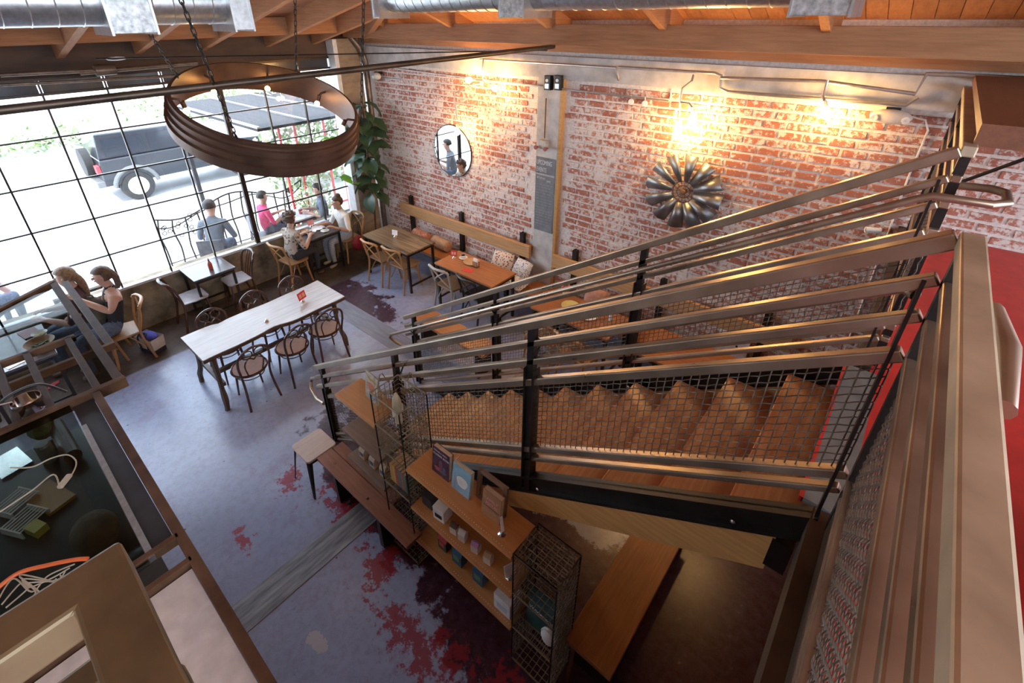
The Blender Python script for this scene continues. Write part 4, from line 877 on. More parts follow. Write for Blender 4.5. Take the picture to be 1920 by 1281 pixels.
for k in range(8):
    a = 2*PI*(k+.4)/8; c, s = math.cos(a), math.sin(a); P = lambda r, z: Mr @ Vector((r*c, r*s, z))
    obj('lamp_arm', MB().tube([P(RR-.01, -.10), P(RR-.07, -.10), P(RR-.09, -.13)], .011, 8).tube([P(RR-.09, -.115), P(RR-.105, -.165)], .02, 10), m_ring, t, smooth=True)
    obj('bulb', MB().sphere(P(RR-.115, -.20), .026, 12, 8), m_bulbs, t, smooth=True)
linkm = MB().tube([(.011, 0, -.02), (.011, 0, .02), (.006, 0, .032), (-.006, 0, .032), (-.011, 0, .02), (-.011, 0, -.02), (-.006, 0, -.032), (.006, 0, -.032)], .0042, 6, True).mesh('chain_link', m_dark, True)
for (u, v), (u2, v2) in (((332, 142), (236, -8)), ((443, 258), (336, -8)), ((677, 232), (682, -8)), ((556, 134), (553, -8))):
    d = ray(u, v); lo = CAM+d*((RC-CAM).dot(rn)/d.dot(rn)); d2 = ray(u2, v2); dz = None
    hi = onp('x', lo.x+(.35 if u > 500 else .55), u2, v2)
    L = (hi-lo).length; dr = (hi-lo).normalized(); q = Vector((0, 0, 1)).rotation_difference(dr); n = int(L/.052)+12
    ch = obj('chain', MB().tube(arc(lo-RC, .022, 0, 2*PI, 12, (1, 0, 0), (0, 0, 1))[:-1], .005, 6, True), m_dark, t)
    for k in range(n):
        zc = lo+dr*(.03+.052*k)
        if zc.z > rW(zc.x)+.2: break
        l = bpy.data.objects.new('link', linkm); COL.objects.link(l); l.parent = ch; l.location = zc-RC; l.rotation_mode = 'QUATERNION'
        from mathutils import Quaternion
        l.rotation_quaternion = q @ Quaternion((0, 0, 1), PI/2*(k % 2))
# long brown pipe and tie rods under the roof
pa = CAM+ray(-60, 214)*2.55; pb = Vector((4.50, -.36, 3.90))
pipe('tie_pipe', 'long brown steel pipe spanning from the counter side to the brick wall roof', [pa+(pa-pb)*.25, pb], .026, m_steel, 'pipe')
pipe('tie_rod', 'thin steel tie rod crossing above the ring chandelier', [onp('x', 1.2, 180, 110), (4.45, -.42, 3.86)], .007, m_dark, 'rod')
tag(obj('turnbuckle', MB().tube(arc(onp('x', 1.25, 218, 110), .03, 0, 2*PI, 12, (0, 3, 0), (0, 0, .5))[:-1], .006, 6, True), m_cond), 'steel turnbuckle on the thin tie rod', 'turnbuckle')
def duct(label, p, q, r, boxes, end=None):
    t = thing('air_duct', label, 'duct'); p, q = Vector(p), Vector(q); d = q-p; L = d.length; d.normalize(); Mq = Vector((0, 0, 1)).rotation_difference(d).to_matrix()
    prof = []; z = 0
    while z < L:
        prof += [(r, z), (r+.004, z+.004), (r, z+.008)]; z += .13
    obj('tube', MB().lathe(prof+[(r, L)], p, 32, Mq), m_galv, t, smooth=True)
    for k, (a, w, m) in enumerate(boxes):
        c = p+d*a; obj('duct_box', MB().box(c, (2*r+.09, 2*r+.09, w), Mq), m, t, bevel=.004); [obj('drive_cleat', MB().box(c+d*(sg*w/2), (2*r+.11, 2*r+.11, .014), Mq), m_cond, t) for sg in (-1, 1)]
    return t
yd = -1.85; rd = .15
xa, xb = onp('y', yd, 735, 40).x, onp('y', yd, 1545, 33).x
bx = [(onp('y', yd, 985, 40).x-xa, .26, m_spang), (onp('y', yd, 735, 40).x-xa, .12, m_galv), (xb-xa, .30, m_spang)]
duct('galvanised spiral duct parallel to the brick wall', (xa, yd, 4.255+rd+.02), (xb, yd, 4.255+rd+.02), rd, bx)
xd = 3.78; y0, y1 = -9.5, onp('x', xd, 437, 48).y
duct('galvanised spiral duct at the upper left above the window side', (xd, y0, 4.20+rd+.01), (xd, y1, 4.20+rd+.01), rd, [(onp('x', xd, 235, 50).y-y0, .26, m_spang), (y1-y0, .14, m_galv)])
for k, (u, v, u2, v2, r) in enumerate(((0, 141, 175, 132, .022), (150, 137, 370, 118, .026), (0, 160, 330, 142, .018))):
    pipe('ceiling_pipe', ('grey pipe high above the window, upper one at the left', 'brown pipe with coupling above the window', 'thin pipe just above the window head')[k], [onp('x', .55, u, v), onp('x', .55, u2, v2)], r, m_cast, 'pipe')
tag(obj('pipe_coupling', MB().tube([onp('x', .55, 178, 133), onp('x', .55, 216, 130)], .06, 12), m_cast, smooth=True), 'fat brown coupling on the pipe above the window', 'coupling')
# ================================================================== PLANT
def leafmesh(nm, m):
    mb = MB(); n = 7; vs = []; fs = []
    for i in range(n+1):
        u = i/n; w = .078*math.sin(PI*min(1, u**.8))*(1+.35*math.sin(PI*u*1.0-1.2))+.002
        for j in (-1, -.5, 0, .5, 1): vs.append((j*w, u*.25, .03*math.sin(PI*u)-.05*u*u+.022*abs(j)+.004*math.sin(u*25)*abs(j)))
    for i in range(n):
        for j in range(4): fs.append((i*5+j, i*5+j+1, (i+1)*5+j+1, (i+1)*5+j))
    mb.add(vs, fs); return mb.mesh(nm, m, True)
def leaf_mat(nm, c, c2, tr=.25):
    t = NT(nm); nz = t.noise(6, 3, t.obj()); t.P(Base_Color=t.mix(nz, c, c2), Roughness=.35, Subsurface_Weight=0.)
    tl = t.n('BsdfTranslucent', Color=c2); mx = t.n('MixShader'); t.set(mx.inputs[0], tr); t.set(mx.inputs[1], t.p.outputs[0]); t.set(mx.inputs[2], tl.outputs[0]); t.set(t.out.inputs[0], mx.outputs[0]); return t.m
lfd = leafmesh('leaf', leaf_mat('leaf_dark', (.020, .05, .022), (.05, .095, .045), .08)); lfl = leafmesh('leaf', leaf_mat('leaf_light', (.10, .26, .03), (.22, .45, .06), .5))
random.seed(11)
t = thing('fiddle_leaf_fig', 'tall fiddle-leaf fig plant with big leaves in the window corner', 'plant', (.56, -.52, 0))
obj('pot', MB().lathe([(0, 0), (.13, 0), (.16, .28), (.165, .3), (.145, .3), (.14, .26), (0, .26)], n=24), mat('pot_clay', (.20, .11, .07), .7), t, smooth=True)
tr = obj('trunk', MB().tube(spline([(0, 0, .25), (.03, .02, .9), (-.02, .05, 1.6), (.06, .02, 2.2), (.1, .0, 2.9)], 5), .018, 8), m_lea, t, smooth=True)
br = obj('branch', MB().tube(spline([(0, .04, 1.35), (-.05, -.25, 1.45), (-.12, -.5, 1.62)], 4), .008, 6), m_lea, t, smooth=True)
def leaf(me, p, yaw, pitch, roll, s): 
    o = obj('leaf', me, None, t, loc=p); o.rotation_euler = (pitch, roll, yaw); o.scale = (s, s, s)
for k in range(46):
    z = 1.25+1.65*k/46+random.uniform(-.05, .05); a = k*2.4+random.uniform(-.3, .3); ctr = (.05, .02)
    leaf(lfd, (ctr[0]+.06*math.cos(a), ctr[1]+.04*math.sin(a), z), a-PI/2+random.uniform(-.2, .2), random.uniform(-1.0, .2), random.uniform(-.4, .4), random.uniform(1.15, 1.75))
for k, (x, y, z) in enumerate(((-.12, -.5, 1.62), (-.10, -.46, 1.6), (-.08, -.34, 1.55), (-.12, -.52, 1.64), (-.06, -.3, 1.48), (.0, -.6, 2.32), (.02, -.62, 2.36), (.0, -.58, 2.30), (.02, -.56, 2.38), (-.01, -.63, 2.34))):
    leaf(lfl, (x, y, z), k*1.7, random.uniform(-.9, .5), random.uniform(-.4, .4), random.uniform(.8, 1.1))
obj('branch', MB().tube(spline([(.05, .02, 2.0), (.0, -.3, 2.15), (.0, -.6, 2.32)], 4), .008, 6), m_lea, t, smooth=True)
m_cst = mat('canopy_steel', (.075, .052, .044), .5, .25, .3, 6); m_crs = mat('canopy_rust', (.12, .062, .034), .55, .2, .4, 6, col2=(.17, .095, .055))
for q in (m_cst, m_crs): q.node_tree.nodes['Principled BSDF'].inputs['Specular IOR Level'].default_value = .12; q.node_tree.nodes['Principled BSDF'].inputs['Metallic'].default_value = 0; q.node_tree.nodes['Principled BSDF'].inputs['Roughness'].default_value = .65
# ================================================================== COUNTER CANOPY
ZC = 2.05
t = thing('counter_canopy', 'rusty steel and glass canopy frame over the coffee counter', 'canopy', (3.6, -6.2, 0))
o_ = Vector((3.6, -6.2, 0))
def cb(nm, p, q, w, h, m=m_crs): return obj(nm, MB().bar(Vector(p)-o_, Vector(q)-o_, w, h), m, t, bevel=.004)
def cbx(nm, x0, x1, y0, y1, z0, z1, m): return obj(nm, MB().bb(x0-o_.x, x1-o_.x, y0-o_.y, y1-o_.y, z0, z1), m, t)
cb('frame_bar', (2.30, -5.325, ZC-.02), (4.43, -5.325, ZC-.02), .055, .05, m_cst); cb('front_beam', (4.43, -5.29, ZC-.03), (4.43, -7.6, ZC-.03), .05, .075)
cb('frame_bar', (3.55, -5.40, ZC-.02), (3.55, -7.4, ZC-.02), .04, .05); cb('back_beam', (2.33, -5.32, ZC-.02), (2.78, -6.05, ZC-.02), .05, .06); cb('back_beam', (2.78, -6.05, ZC-.02), (2.9, -7.4, ZC-.02), .05, .06)
for y in (-5.445, -5.69, -5.855): cb('frame_bar', (3.55, y, ZC-.02), (4.41, y, ZC-.02), .042, .05, m_cst)
cbx('glass_pane', 2.5, 3.53, -7.2, -5.35, ZC-.012, ZC-.006, m_cglass); cbx('glass_pane', 3.57, 4.40, -5.425, -5.352, ZC-.012, ZC-.006, m_cglass)
cb('lower_bar', (1.65, -5.205, 1.73), (3.35, -5.205, 1.73), .06, .05, m_cst); cb('lower_bar', (3.35, -5.18, 1.73), (3.35, -7.4, 1.73), .04, .065)
cb('edge_angle', (4.46, -5.465, ZC-.02), (7.35, -5.465, ZC-.02), .045, .05); cbx('dark_panel', 4.46, 5.93, -5.60, -5.49, ZC-.045, ZC-.035, mat('slate_panel', (.04, .042, .048), .5, 0, .3, 5))
cbx('alloy_strip', 4.75, 5.98, -5.605, -5.578, ZC-.03, ZC+.0, m_galv); cbx('glass_pane', 4.46, 6.0, -7.2, -5.608, ZC-.016, ZC-.008, glass('counter_glass', (.42, .46, .44), .16))
for x in (5.955, 6.125): cb('cross_bar', (x, -5.47, ZC-.02), (x, -6.6, ZC-.02), .032, .05)
cbx('white_panel', 6.15, 7.35, -6.4, -5.49, ZC-.05, ZC-.03, m_white)
for p in ((4.43, -7.55), (2.9, -7.35), (6.125, -6.55), (3.35, -7.35)): cbx('post', p[0]-.03, p[0]+.03, p[1]-.03, p[1]+.03, 0, ZC-.05, m_crs)
# counter below
t = thing('coffee_counter', 'dark coffee counter with clutter seen below the canopy glass', 'counter', (4.9, -6.4, 0)); m_ctr = mat('counter_dark', (.030, .028, .026), .4, 0, .4, 6)
obj('body', MB().bb(-1.65, 1.7, -1.2, .82, 0, .98), m_ctr, t); obj('worktop', MB().bb(-1.7, 1.75, -1.25, .84, .98, 1.02), mat('counter_top', (.05, .042, .034), .3, 0, .4, 4), t)
def clutter(nm, label, mbx, m, cat): return tag(obj(nm, mbx, m, smooth=False), label, cat)
def ck(u, v): p = fl(u, v, 1.02); return p.x, p.y
def stripes(u, v, label):
    x, y = ck(u, v); t = thing('rack', label, 'rack', (x, y, 1.02), .5)
    for k in range(7): obj('rack_bar', MB().bb(-.09+k*.028, -.082+k*.028, -.09, .09, .05, .056), m_paper, t)
    obj('rack_side', MB().bb(-.1, .1, -.1, -.09, 0, .06), m_paper, t); obj('rack_side', MB().bb(-.1, .1, .09, .1, 0, .06), m_paper, t)
stripes(35, 948, 'white wire rack on the counter below the glass, upper one'); stripes(52, 982, 'white wire rack on the counter below the glass, lower one')
x, y = ck(72, 996); clutter('yellow_packet', 'yellow packet on the counter below the glass', MB().box((x, y, 1.05), (.12, .08, .06), Matrix.Rotation(.4, 3, 'Z')), plain('yellow', (.60, .55, .10)), 'packet')
x, y = ck(95, 862); clutter('glass_jar', 'clear jar on the counter below the glass', MB().lathe([(.05, 0), (.055, .02), (.055, .16), (.045, .18)], (x, y, 1.02), 16), mat('jar', (.20, .24, .22), .15, 0, .3, 8), 'jar')
x, y = ck(185, 1010); clutter('brown_sack', 'brown coffee sack on the counter below the glass', MB().sphere((x, y, 1.09), (.2, .14, .08), 16, 10), mat('sack', (.13, .09, .05), .9, 0, .4, 14), 'sack')
x, y = ck(122, 835); clutter('wood_roll', 'dark brown roll lying on the counter below the glass', MB().tube([(x-.25, y, 1.08), (x+.28, y+.02, 1.08)], .06, 16), m_lea, 'roll')
x, y = ck(85, 815); clutter('green_plant', 'leafy green plant on the counter below the glass', MB().sphere((x, y, 1.12), (.16, .1, .1), 10, 8), mat('greens', (.06, .11, .03), .8, 0, .6, 20), 'plant')
x, y = ck(95, 935); clutter('cutting_board', 'tan wooden board on the counter below the glass', MB().box((x, y, 1.035), (.34, .18, .025), Matrix.Rotation(.3, 3, 'Z')), m_beam, 'board')
x, y = ck(20, 870); clutter('steel_tray', 'steel tray on the counter below the glass', MB().box((x, y, 1.03), (.3, .2, .02), Matrix.Rotation(.2, 3, 'Z')), m_chrome, 'tray')
def cable(label, pts, r, m): return tag(obj('cable', MB().tube(spline(pts, 6), r, 6), m, smooth=True), label, 'cable')
def cz(u, v, z=ZC-.003): return fl(u, v, z)
m_crm = plain('cream_cord', (.52, .47, .36), .5)
cable('cream cord with inline switch lying on the canopy glass', [cz(0, 960), cz(60, 920), cz(100, 890), cz(115, 915) if False else cz(112, 915)], .0038, m_crm); cable('cream cord looping over the canopy glass to its switch', [cz(20, 877), cz(60, 876), cz(95, 860), cz(125, 853), cz(141, 862), cz(142, 875), cz(133, 893)], .0038, m_crm)
a, b = cz(133, 893), cz(113, 918); tag(obj('cord_switch', MB().bar(a+Vector((0, 0, .012)), b+Vector((0, 0, .012)), .028, .02), m_crm, bevel=.006), 'cream inline switch on the canopy cord', 'switch')
cable('orange extension cable crossing the canopy glass', [cz(-5, 1104), cz(35, 1075), cz(90, 1060), cz(140, 1050), cz(165, 1048)], .010, plain('orange_cable', (.80, .17, .04)))
for k in range(5): cable('loose white cable coil on the canopy glass, loop %s' % ('one', 'two', 'three', 'four', 'five')[k], [cz(-5+k*8, 1128+k*6), cz(25+k*14, 1085+k*9), cz(60-k*6, 1110-k*8), cz(90+k*8, 1080+k*4), cz(140-k*9, 1058+k*7)], .0032, m_crm)
t = thing('clamp_lamp', 'black clamp lamp with bent neck on the canopy beam', 'lamp', (4.3, -5.95, ZC+.005)); obj('clamp', MB().bb(-.05, .05, -.04, .04, 0, .07), m_dark, t, bevel=.01); obj('neck', MB().tube(spline([(0, 0, .06), (-.05, .12, .10), (-.04, .26, .10), (.05, .36, .02)], 6), .008, 8), m_dark, t, smooth=True); obj('shade', MB().lathe([(.02, .06), (.06, -.02), (.055, -.02), (.015, .055)], (0, -.02, .09), 16), m_dark, t, smooth=True); obj('rod', MB().tube([(-.1, -.12, .08), (.02, .12, .09)], .006, 6), m_chrome, t)
tag(obj('steel_pot', MB().lathe([(0, 0), (.075, 0), (.08, .01), (.08, .09), (.074, .09), (.074, .012), (0, .01)], (4.25, -5.78, ZC-.05), 20), m_chrome, smooth=True), 'steel pot behind the clamp lamp on the canopy', 'pot')
tag(obj('lips_sticker', MB().prism([(-.05, 0), (-.025, .022), (0, .014), (.025, .022), (.05, 0), (.02, -.022), (-.02, -.022)], .0, .004, Matrix.Translation(tuple(fl(100, 722, .003))) @ Matrix.Rotation(-.9, 4, 'Z') @ Matrix.Diagonal((1.8, 1.8, 1, 1))), plain('lips', (.55, .06, .08))), 'red lips sticker on the floor below the canopy', 'sticker')

# ================================================================== PEOPLE (seated; local +y is the way they face)
def person(label, loc, rz, top, bottom, skin, hair, style, sh=.46, lean=.05, hands=None, bare=False, shoes=None, look=(0, 0), seat=True, sc=1.):
    P = {}; V = []; Rr = []; E_ = []; tags = []
    def v(k, p, r): P[k] = len(V); V.append(Vector(p)); Rr.append(r)
    def e(a, b, m): E_.append((P[a], P[b])); tags.append(m)
    ln = lean
    v('pel', (0, 0, sh+.085), .135); v('wai', (0, .01+ln*.4, sh+.25), .115); v('che', (0, ln, sh+.40), .13); v('upc', (0, ln*1.15, sh+.50), .105); v('nkb', (0, ln*1.25, sh+.565), .055); v('nck', (0, ln*1.3+.01, sh+.61), .047)
    lx, ly = look; hx, hy = lx*.03, ln*1.35+.03+ly*.02
    v('jaw', (hx, hy+.012, sh+.665), .062); v('hed', (hx, hy, sh+.735), .082); v('crn', (hx, hy-.005, sh+.80), .06)
    for a, b, m in (('pel', 'wai', 0), ('wai', 'che', 0), ('che', 'upc', 0), ('upc', 'nkb', 0 if not bare else 2), ('nkb', 'nck', 2), ('nck', 'jaw', 2), ('jaw', 'hed', 2), ('hed', 'crn', 2)): e(a, b, m)
    hands = hands or {-1: (-.12, .36, .32), 1: (.12, .36, .32)}
    for s in (-1, 1):
        n = str(s); sp = Vector((s*.165, ln*1.1, sh+.495)); hd = Vector(hands[s])+Vector((0, 0, sh)); mid = (sp+hd)/2; d = (hd-sp).length
        dv = Vector((s*.5, -.35, -.8)).normalized(); el = mid+dv*math.sqrt(max(0, .285**2-(d/2)**2)) if d < .56 else mid
        v('sho'+n, sp, .058); v('uar'+n, sp.lerp(el, .5), .046); v('elb'+n, el, .039); v('far'+n, el.lerp(hd, .5), .034); v('wri'+n, hd, .024)
        fd = (hd-el).normalized(); pm = hd+fd*.05; v('pal'+n, pm, .029)
        e('upc', 'sho'+n, 0 if not bare else 2); e('sho'+n, 'uar'+n, 2 if bare else 0); e('uar'+n, 'elb'+n, 2 if bare else 0); e('elb'+n, 'far'+n, 2 if style != 'jacket' else 0); e('far'+n, 'wri'+n, 2); e('wri'+n, 'pal'+n, 2)
        sdv = fd.cross(Vector((0, 0, 1))).normalized()
        for i, (o, l) in enumerate(((-.027, .05), (-.009, .062), (.009, .06), (.026, .046))):
            k = 'f%d' % i+n; v(k, pm+fd*.035+sdv*o, .0095); v(k+'b', pm+fd*(.035+l*.6)+sdv*o*1.1+Vector((0, 0, -.010)), .0085); v(k+'c', pm+fd*(.035+l*.9)+sdv*o*1.1+Vector((0, 0, -.03)), .0075); e('pal'+n, k, 2); e(k, k+'b', 2); e(k+'b', k+'c', 2)
        v('th'+n, pm-sdv*s*.038+fd*.0, .010); v('thb'+n, pm-sdv*s*.05+fd*.03+Vector((0, 0, -.008)), .0085); e('wri'+n, 'th'+n, 2); e('th'+n, 'thb'+n, 2)
        v('hip'+n, (s*.085, .05, sh+.075), .095); v('thi'+n, (s*.095, .24, sh+.075), .078); v('kne'+n, (s*.10, .43, sh+.055), .058); v('shi'+n, (s*.10, .43, sh*.55), .047); v('ank'+n, (s*.10, .41, .085), .034); v('hee'+n, (s*.10, .40, .045), .034); v('toe'+n, (s*.11, .54, .032), .03)
        e('pel', 'hip'+n, 1); e('hip'+n, 'thi'+n, 1); e('thi'+n, 'kne'+n, 1); e('kne'+n, 'shi'+n, 1); e('shi'+n, 'ank'+n, 1); e('ank'+n, 'hee'+n, 3); e('hee'+n, 'toe'+n, 3)
    me = bpy.data.meshes.new('p'); me.from_pydata([tuple(p) for p in V], E_, []); o = bpy.data.objects.new('p', me); COL.objects.link(o)
    sm = o.modifiers.new('s', 'SKIN'); sm.use_smooth_shade = True; sm.branch_smoothing = .3
    lay = me.skin_vertices[0].data
    for i, r in enumerate(Rr): lay[i].radius = (r*1.12, r*1.12); lay[i].use_root = (i == 0)
    for k, (a, b) in {'wai': (.15, .10), 'che': (.165, .115), 'upc': (.14, .09), 'pel': (.17, .135)}.items(): lay[P[k]].radius = (a, b)
    ss = o.modifiers.new('u', 'SUBSURF'); ss.levels = 2
    bm_ = bpy.data.meshes.new_from_object(o.evaluated_get(bpy.context.evaluated_depsgraph_get())); bpy.data.objects.remove(o)
    mb = MB(); vs = [q.co.copy() for q in bm_.vertices]
    segs = [(V[a], V[b], Rr[a], Rr[b], m) for (a, b), m in zip(E_, tags)]
    for pl in bm_.polygons:
        c = pl.center; best = 9; mm = 0
        for a, b, r1, r2, m in segs:
            ab = b-a; tt = max(0, min(1, (c-a).dot(ab)/ab.length_squared)); dd = (c-(a+ab*tt)).length-(r1+(r2-r1)*tt)
            if dd < best: best = dd; mm = m
        mb.m.append(mm); mb.f.append(tuple(pl.vertices))
    mb.v = [tuple(q) for q in vs]
    H_ = V[P['hed']]; mb.mi = 2; f = Vector((lx*.3, 1, -.05)).normalized(); sd = Vector((f.y, -f.x, 0))
    mb.sphere(H_+f*.088+Vector((0, 0, -.012)), (.011, .014, .018), 8, 6)
    for s in (-1, 1): mb.sphere(H_+sd*s*.083+Vector((0, 0, -.01)), (.012, .018, .027), 8, 6)
    mb.mi = 4
    for s in (-1, 1): mb.sphere(H_+f*.078+sd*s*.031+Vector((0, 0, .008)), (.011, .006, .006), 8, 6)
    mb.mi = 5; mb.sphere(H_+f*.078+Vector((0, 0, -.048)), (.02, .008, .006), 8, 6)
    t = obj('person', mb, [top, bottom, skin, shoes or m_lea, m_black, plain('lip', (.35, .10, .09))], None, True, loc=loc, rz=rz); tag(t, label, 'person'); t.scale = (sc, sc, sc)
    # hair
    hb = MB(); random.seed(len(label)); nu, nv = 22, 14; vs = []; fs = []
    cur = style == 'curly'; R3 = (.098, .108, .105) if not cur else (.125, .13, .12)
    for i in range(nv+1):
        th = PI*i/nv
        for k in range(nu):
            a = 2*PI*k/nu; dv = Vector((math.sin(th)*math.cos(a), math.sin(th)*math.sin(a), math.cos(th)))
            face = dv.dot(f) > .15 and dv.z < .42
            low = -.35 if style in ('short',) else -.75
            q = .62 if (face or dv.z < low) else 1.0
            j = 1+(noise.noise(dv*11)*.34 if cur else noise.noise(dv*6)*.05)
            vs.append(H_+Vector((dv.x*R3[0], dv.y*R3[1], dv.z*R3[2]))*q*j+Vector((0, -.008, .014)))
    for i in range(nv):
        for k in range(nu): fs.append((i*nu+k, (i+1)*nu+k, (i+1)*nu+(k+1) % nu, i*nu+(k+1) % nu))
    hb.add(vs, fs)
    if style == 'bun': hb.sphere(H_+Vector((0, -.03, .115)), (.055, .055, .045), 12, 8)
    if style == 'long':
        hb.tube(spline([H_+Vector((0, -.06, .02)), H_+Vector((.02, -.11, -.10)), H_+Vector((.03, -.12, -.25)), H_+Vector((.02, -.11, -.36))], 4), [.045, .046, .046, .045, .044, .042, .04, .037, .034, .03, .025, .02, .012], 10)
    if style == 'tail': hb.tube(spline([H_+Vector((0, -.07, .02)), H_+Vector((-.03, -.12, -.06)), H_+Vector((-.08, -.10, -.18))], 4), [.05, .05, .046, .042, .038, .034, .03, .026, .015], 8)
    obj('hair', hb, hair, t, smooth=True)
    return t
w_top = plain('white_tee', (.80, .77, .72), .9); blk = plain('black_tank', (.015, .015, .018), .8); brn = plain('brown_tee', (.07, .028, .025), .9)
m_pat = pat('jacket_print', (.50, .43, .36), [(.14, .08, .04), (.30, .20, .12)], 18); gry = plain('grey_shirt', (.18, .20, .23), .9); pnk = plain('pink_shirt', (.75, .08, .20), .9); sut = plain('slate_suit', (.10, .12, .17), .9)
person('woman with black tank top sitting near the tote bag, chin on hand', (.70, -4.82, 0), PI-.1, blk, m_denim, m_skin, m_hairb, 'tail', hands={-1: (-.03, .27, .55), 1: (.10, .33, .30)}, bare=True, lean=-.04, look=(0, .3), sc=1.1)
person('woman with brown shirt and light brown hair beyond the canopy bar', (.44, -5.06, 0), PI*.9, brn, m_denim, m_skin, m_hairl, 'long', lean=.02, sc=1.12)
person('woman with curly hair and patterned jacket at the window table', (.47, -2.24, 0), .12, m_pat, plain('dark_trousers', (.03, .03, .04), .9), m_skin, m_hairb, 'curly', lean=.08, hands={-1: (-.12, .38, .33), 1: (.12, .36, .33)})
person('woman with white top and hair bun at the window table', (.38, -1.03, 0), PI, w_top, m_jean, m_skin2, m_hairb, 'bun', lean=.06, hands={-1: (-.14, .33, .33), 1: (.13, .42, .36)}, shoes=plain('tan_shoe', (.5, .38, .25)))
def outchair(label, loc, rz):
    t = thing('patio_chair', label, 'chair', loc, rz, 'patio chairs outside'); m = mat('patio_metal', (.16, .16, .18), .5, .3)
    obj('seat', MB().bb(-.2, .2, -.2, .2, .43, .45), m, t); obj('backrest', MB().bb(-.2, .2, -.23, -.2, .55, .88), m, t)
    for sx in (-1, 1):
        for sy in (-1, 1): obj('leg', MB().bb(sx*.19-.012, sx*.19+.012, sy*.2-.012, sy*.2+.012, 0, .88 if sy < 0 else .43), m, t)
outchair('patio chair outside below the man with the grey shirt', (-.62, -3.02, 0), .9); person('man with grey shirt sitting outside, back to the window', (-.62, -3.02, 0), .9, gry, m_denim, m_skin, m_hairk, 'short', lean=.12, sc=1.12)
outchair('patio chair outside below the person with the pink shirt', (-1.0, -1.98, 0), -.1); person('person with bright pink shirt sitting outside', (-1.0, -1.98, 0), -.1, pnk, m_denim, m_skin2, m_hairk, 'short')
outchair('patio chair outside below the man with the slate jacket', (-.55, -.88, 0), PI-.4); person('man with slate jacket sitting outside near the red posts', (-.55, -.88, 0), PI-.4, sut, m_denim, m_skin, m_hairk, 'short')
outchair('patio chair outside at the far left edge', (-1.35, -5.95, 0), 1.0); person('person with pale top sitting outside at the left edge of the window', (-1.35, -5.95, 0), 1.0, plain('pale_pink', (.62, .42, .42), .9), m_denim, m_skin, m_hairb, 'short')
steel_table('patio_table', 'pale patio table outside between the pink shirt and the slate jacket', -1.05, -.45, -1.65, -1.15, .74, mat('patio_top', (.62, .64, .66), .4), low=False)
steel_table('patio_table', 'pale patio table outside behind the brown shirted woman', -1.0, -.4, -5.3, -4.6, .74, mat('patio_top2', (.62, .64, .66), .4), low=False)
t = thing('drink_cup', 'clear cup of red drink on the patio table', 'cup', (-.72, -1.33, .74)); obj('cup', MB().lathe([(0, 0), (.03, 0), (.04, .11), (0, .11)], n=16), plain('red_drink', (.45, .08, .08), .2), t, smooth=True); obj('lid', MB().lathe([(.042, .11), (.03, .14), (0, .14)], n=16), m_white, t, smooth=True)
# bags
t = thing('canvas_tote', 'cream and navy canvas tote bag on the floor by the window wall', 'bag', (.70, -4.58, 0), .35)
m_cv = plain('canvas', (.62, .57, .50), .9); m_nv = plain('navy', (.02, .022, .045), .8)
def tap(mb, a, b, h0, h1, k): mb.add([(-a, -b, h0), (a, -b, h0), (a, b, h0), (-a, b, h0), (-a*k, -b*k, h1), (a*k, -b*k, h1), (a*k, b*k, h1), (-a*k, b*k, h1)], [(3, 2, 1, 0), (0, 1, 5, 4), (1, 2, 6, 5), (2, 3, 7, 6), (3, 0, 4, 7)]); return mb
obj('base', tap(MB(), .15, .085, 0, .07, 1.02), m_nv, t); obj('body', tap(MB(), .153, .087, .07, .25, 1.12), m_cv, t)
for s in (-1, 1): obj('handle', MB().tube(spline([(s*.07-.0, -.1, .05), (s*.075, -.103, .25), (s*.05, -.05, .31), (0, -.02, .29)], 5), .011, 6), m_nv, t, smooth=True)
obj('scarf', MB().sphere((0, 0, .25), (.15, .085, .05), 14, 8), mat('blue_scarf', (.06, .06, .30), .9, 0, .4, 10), t, smooth=True)
t = thing('red_handbag', 'dark red handbag hanging from the white-topped woman\'s chair', 'bag', (.655, -1.0, .24), PI/2); obj('body', MB().sphere((0, 0, .15), (.13, .06, .16), 14, 10), mat('red_leather', (.26, .02, .03), .4, 0, .3, 10), t, smooth=True); obj('strap', MB().tube(spline([(-.09, 0, .25), (-.05, -.0, .5), (.0, .0, .62), (.05, 0, .5), (.09, 0, .25)], 5), .008, 6), m_lea, t, smooth=True)
t = thing('backpack', 'olive grey backpack hung on the brown shirted woman\'s chair', 'bag', (.54, -4.99, .60), .9); m_bp = mat('olive_cloth', (.14, .12, .085), .7, 0, .3, 8)
obj('body', MB().sphere((0, 0, .2), (.15, .1, .22), 16, 12), m_bp, t, smooth=True); obj('pocket', MB().sphere((0, -.075, .13), (.11, .06, .11), 14, 10), m_bp, t, smooth=True); obj('patch', MB().bb(-.03, .03, -.14, -.134, .15, .17), m_paper, t); obj('strap', MB().tube(arc((0, 0, .4), .05, 0, PI, 8, (1, 0, 0), (0, 0, 1)), .01, 6), m_bp, t, smooth=True)
crossback('oak chair below the brown shirted woman', (.44, -5.06, 0), PI*.9, m_oak, m_oak_s)

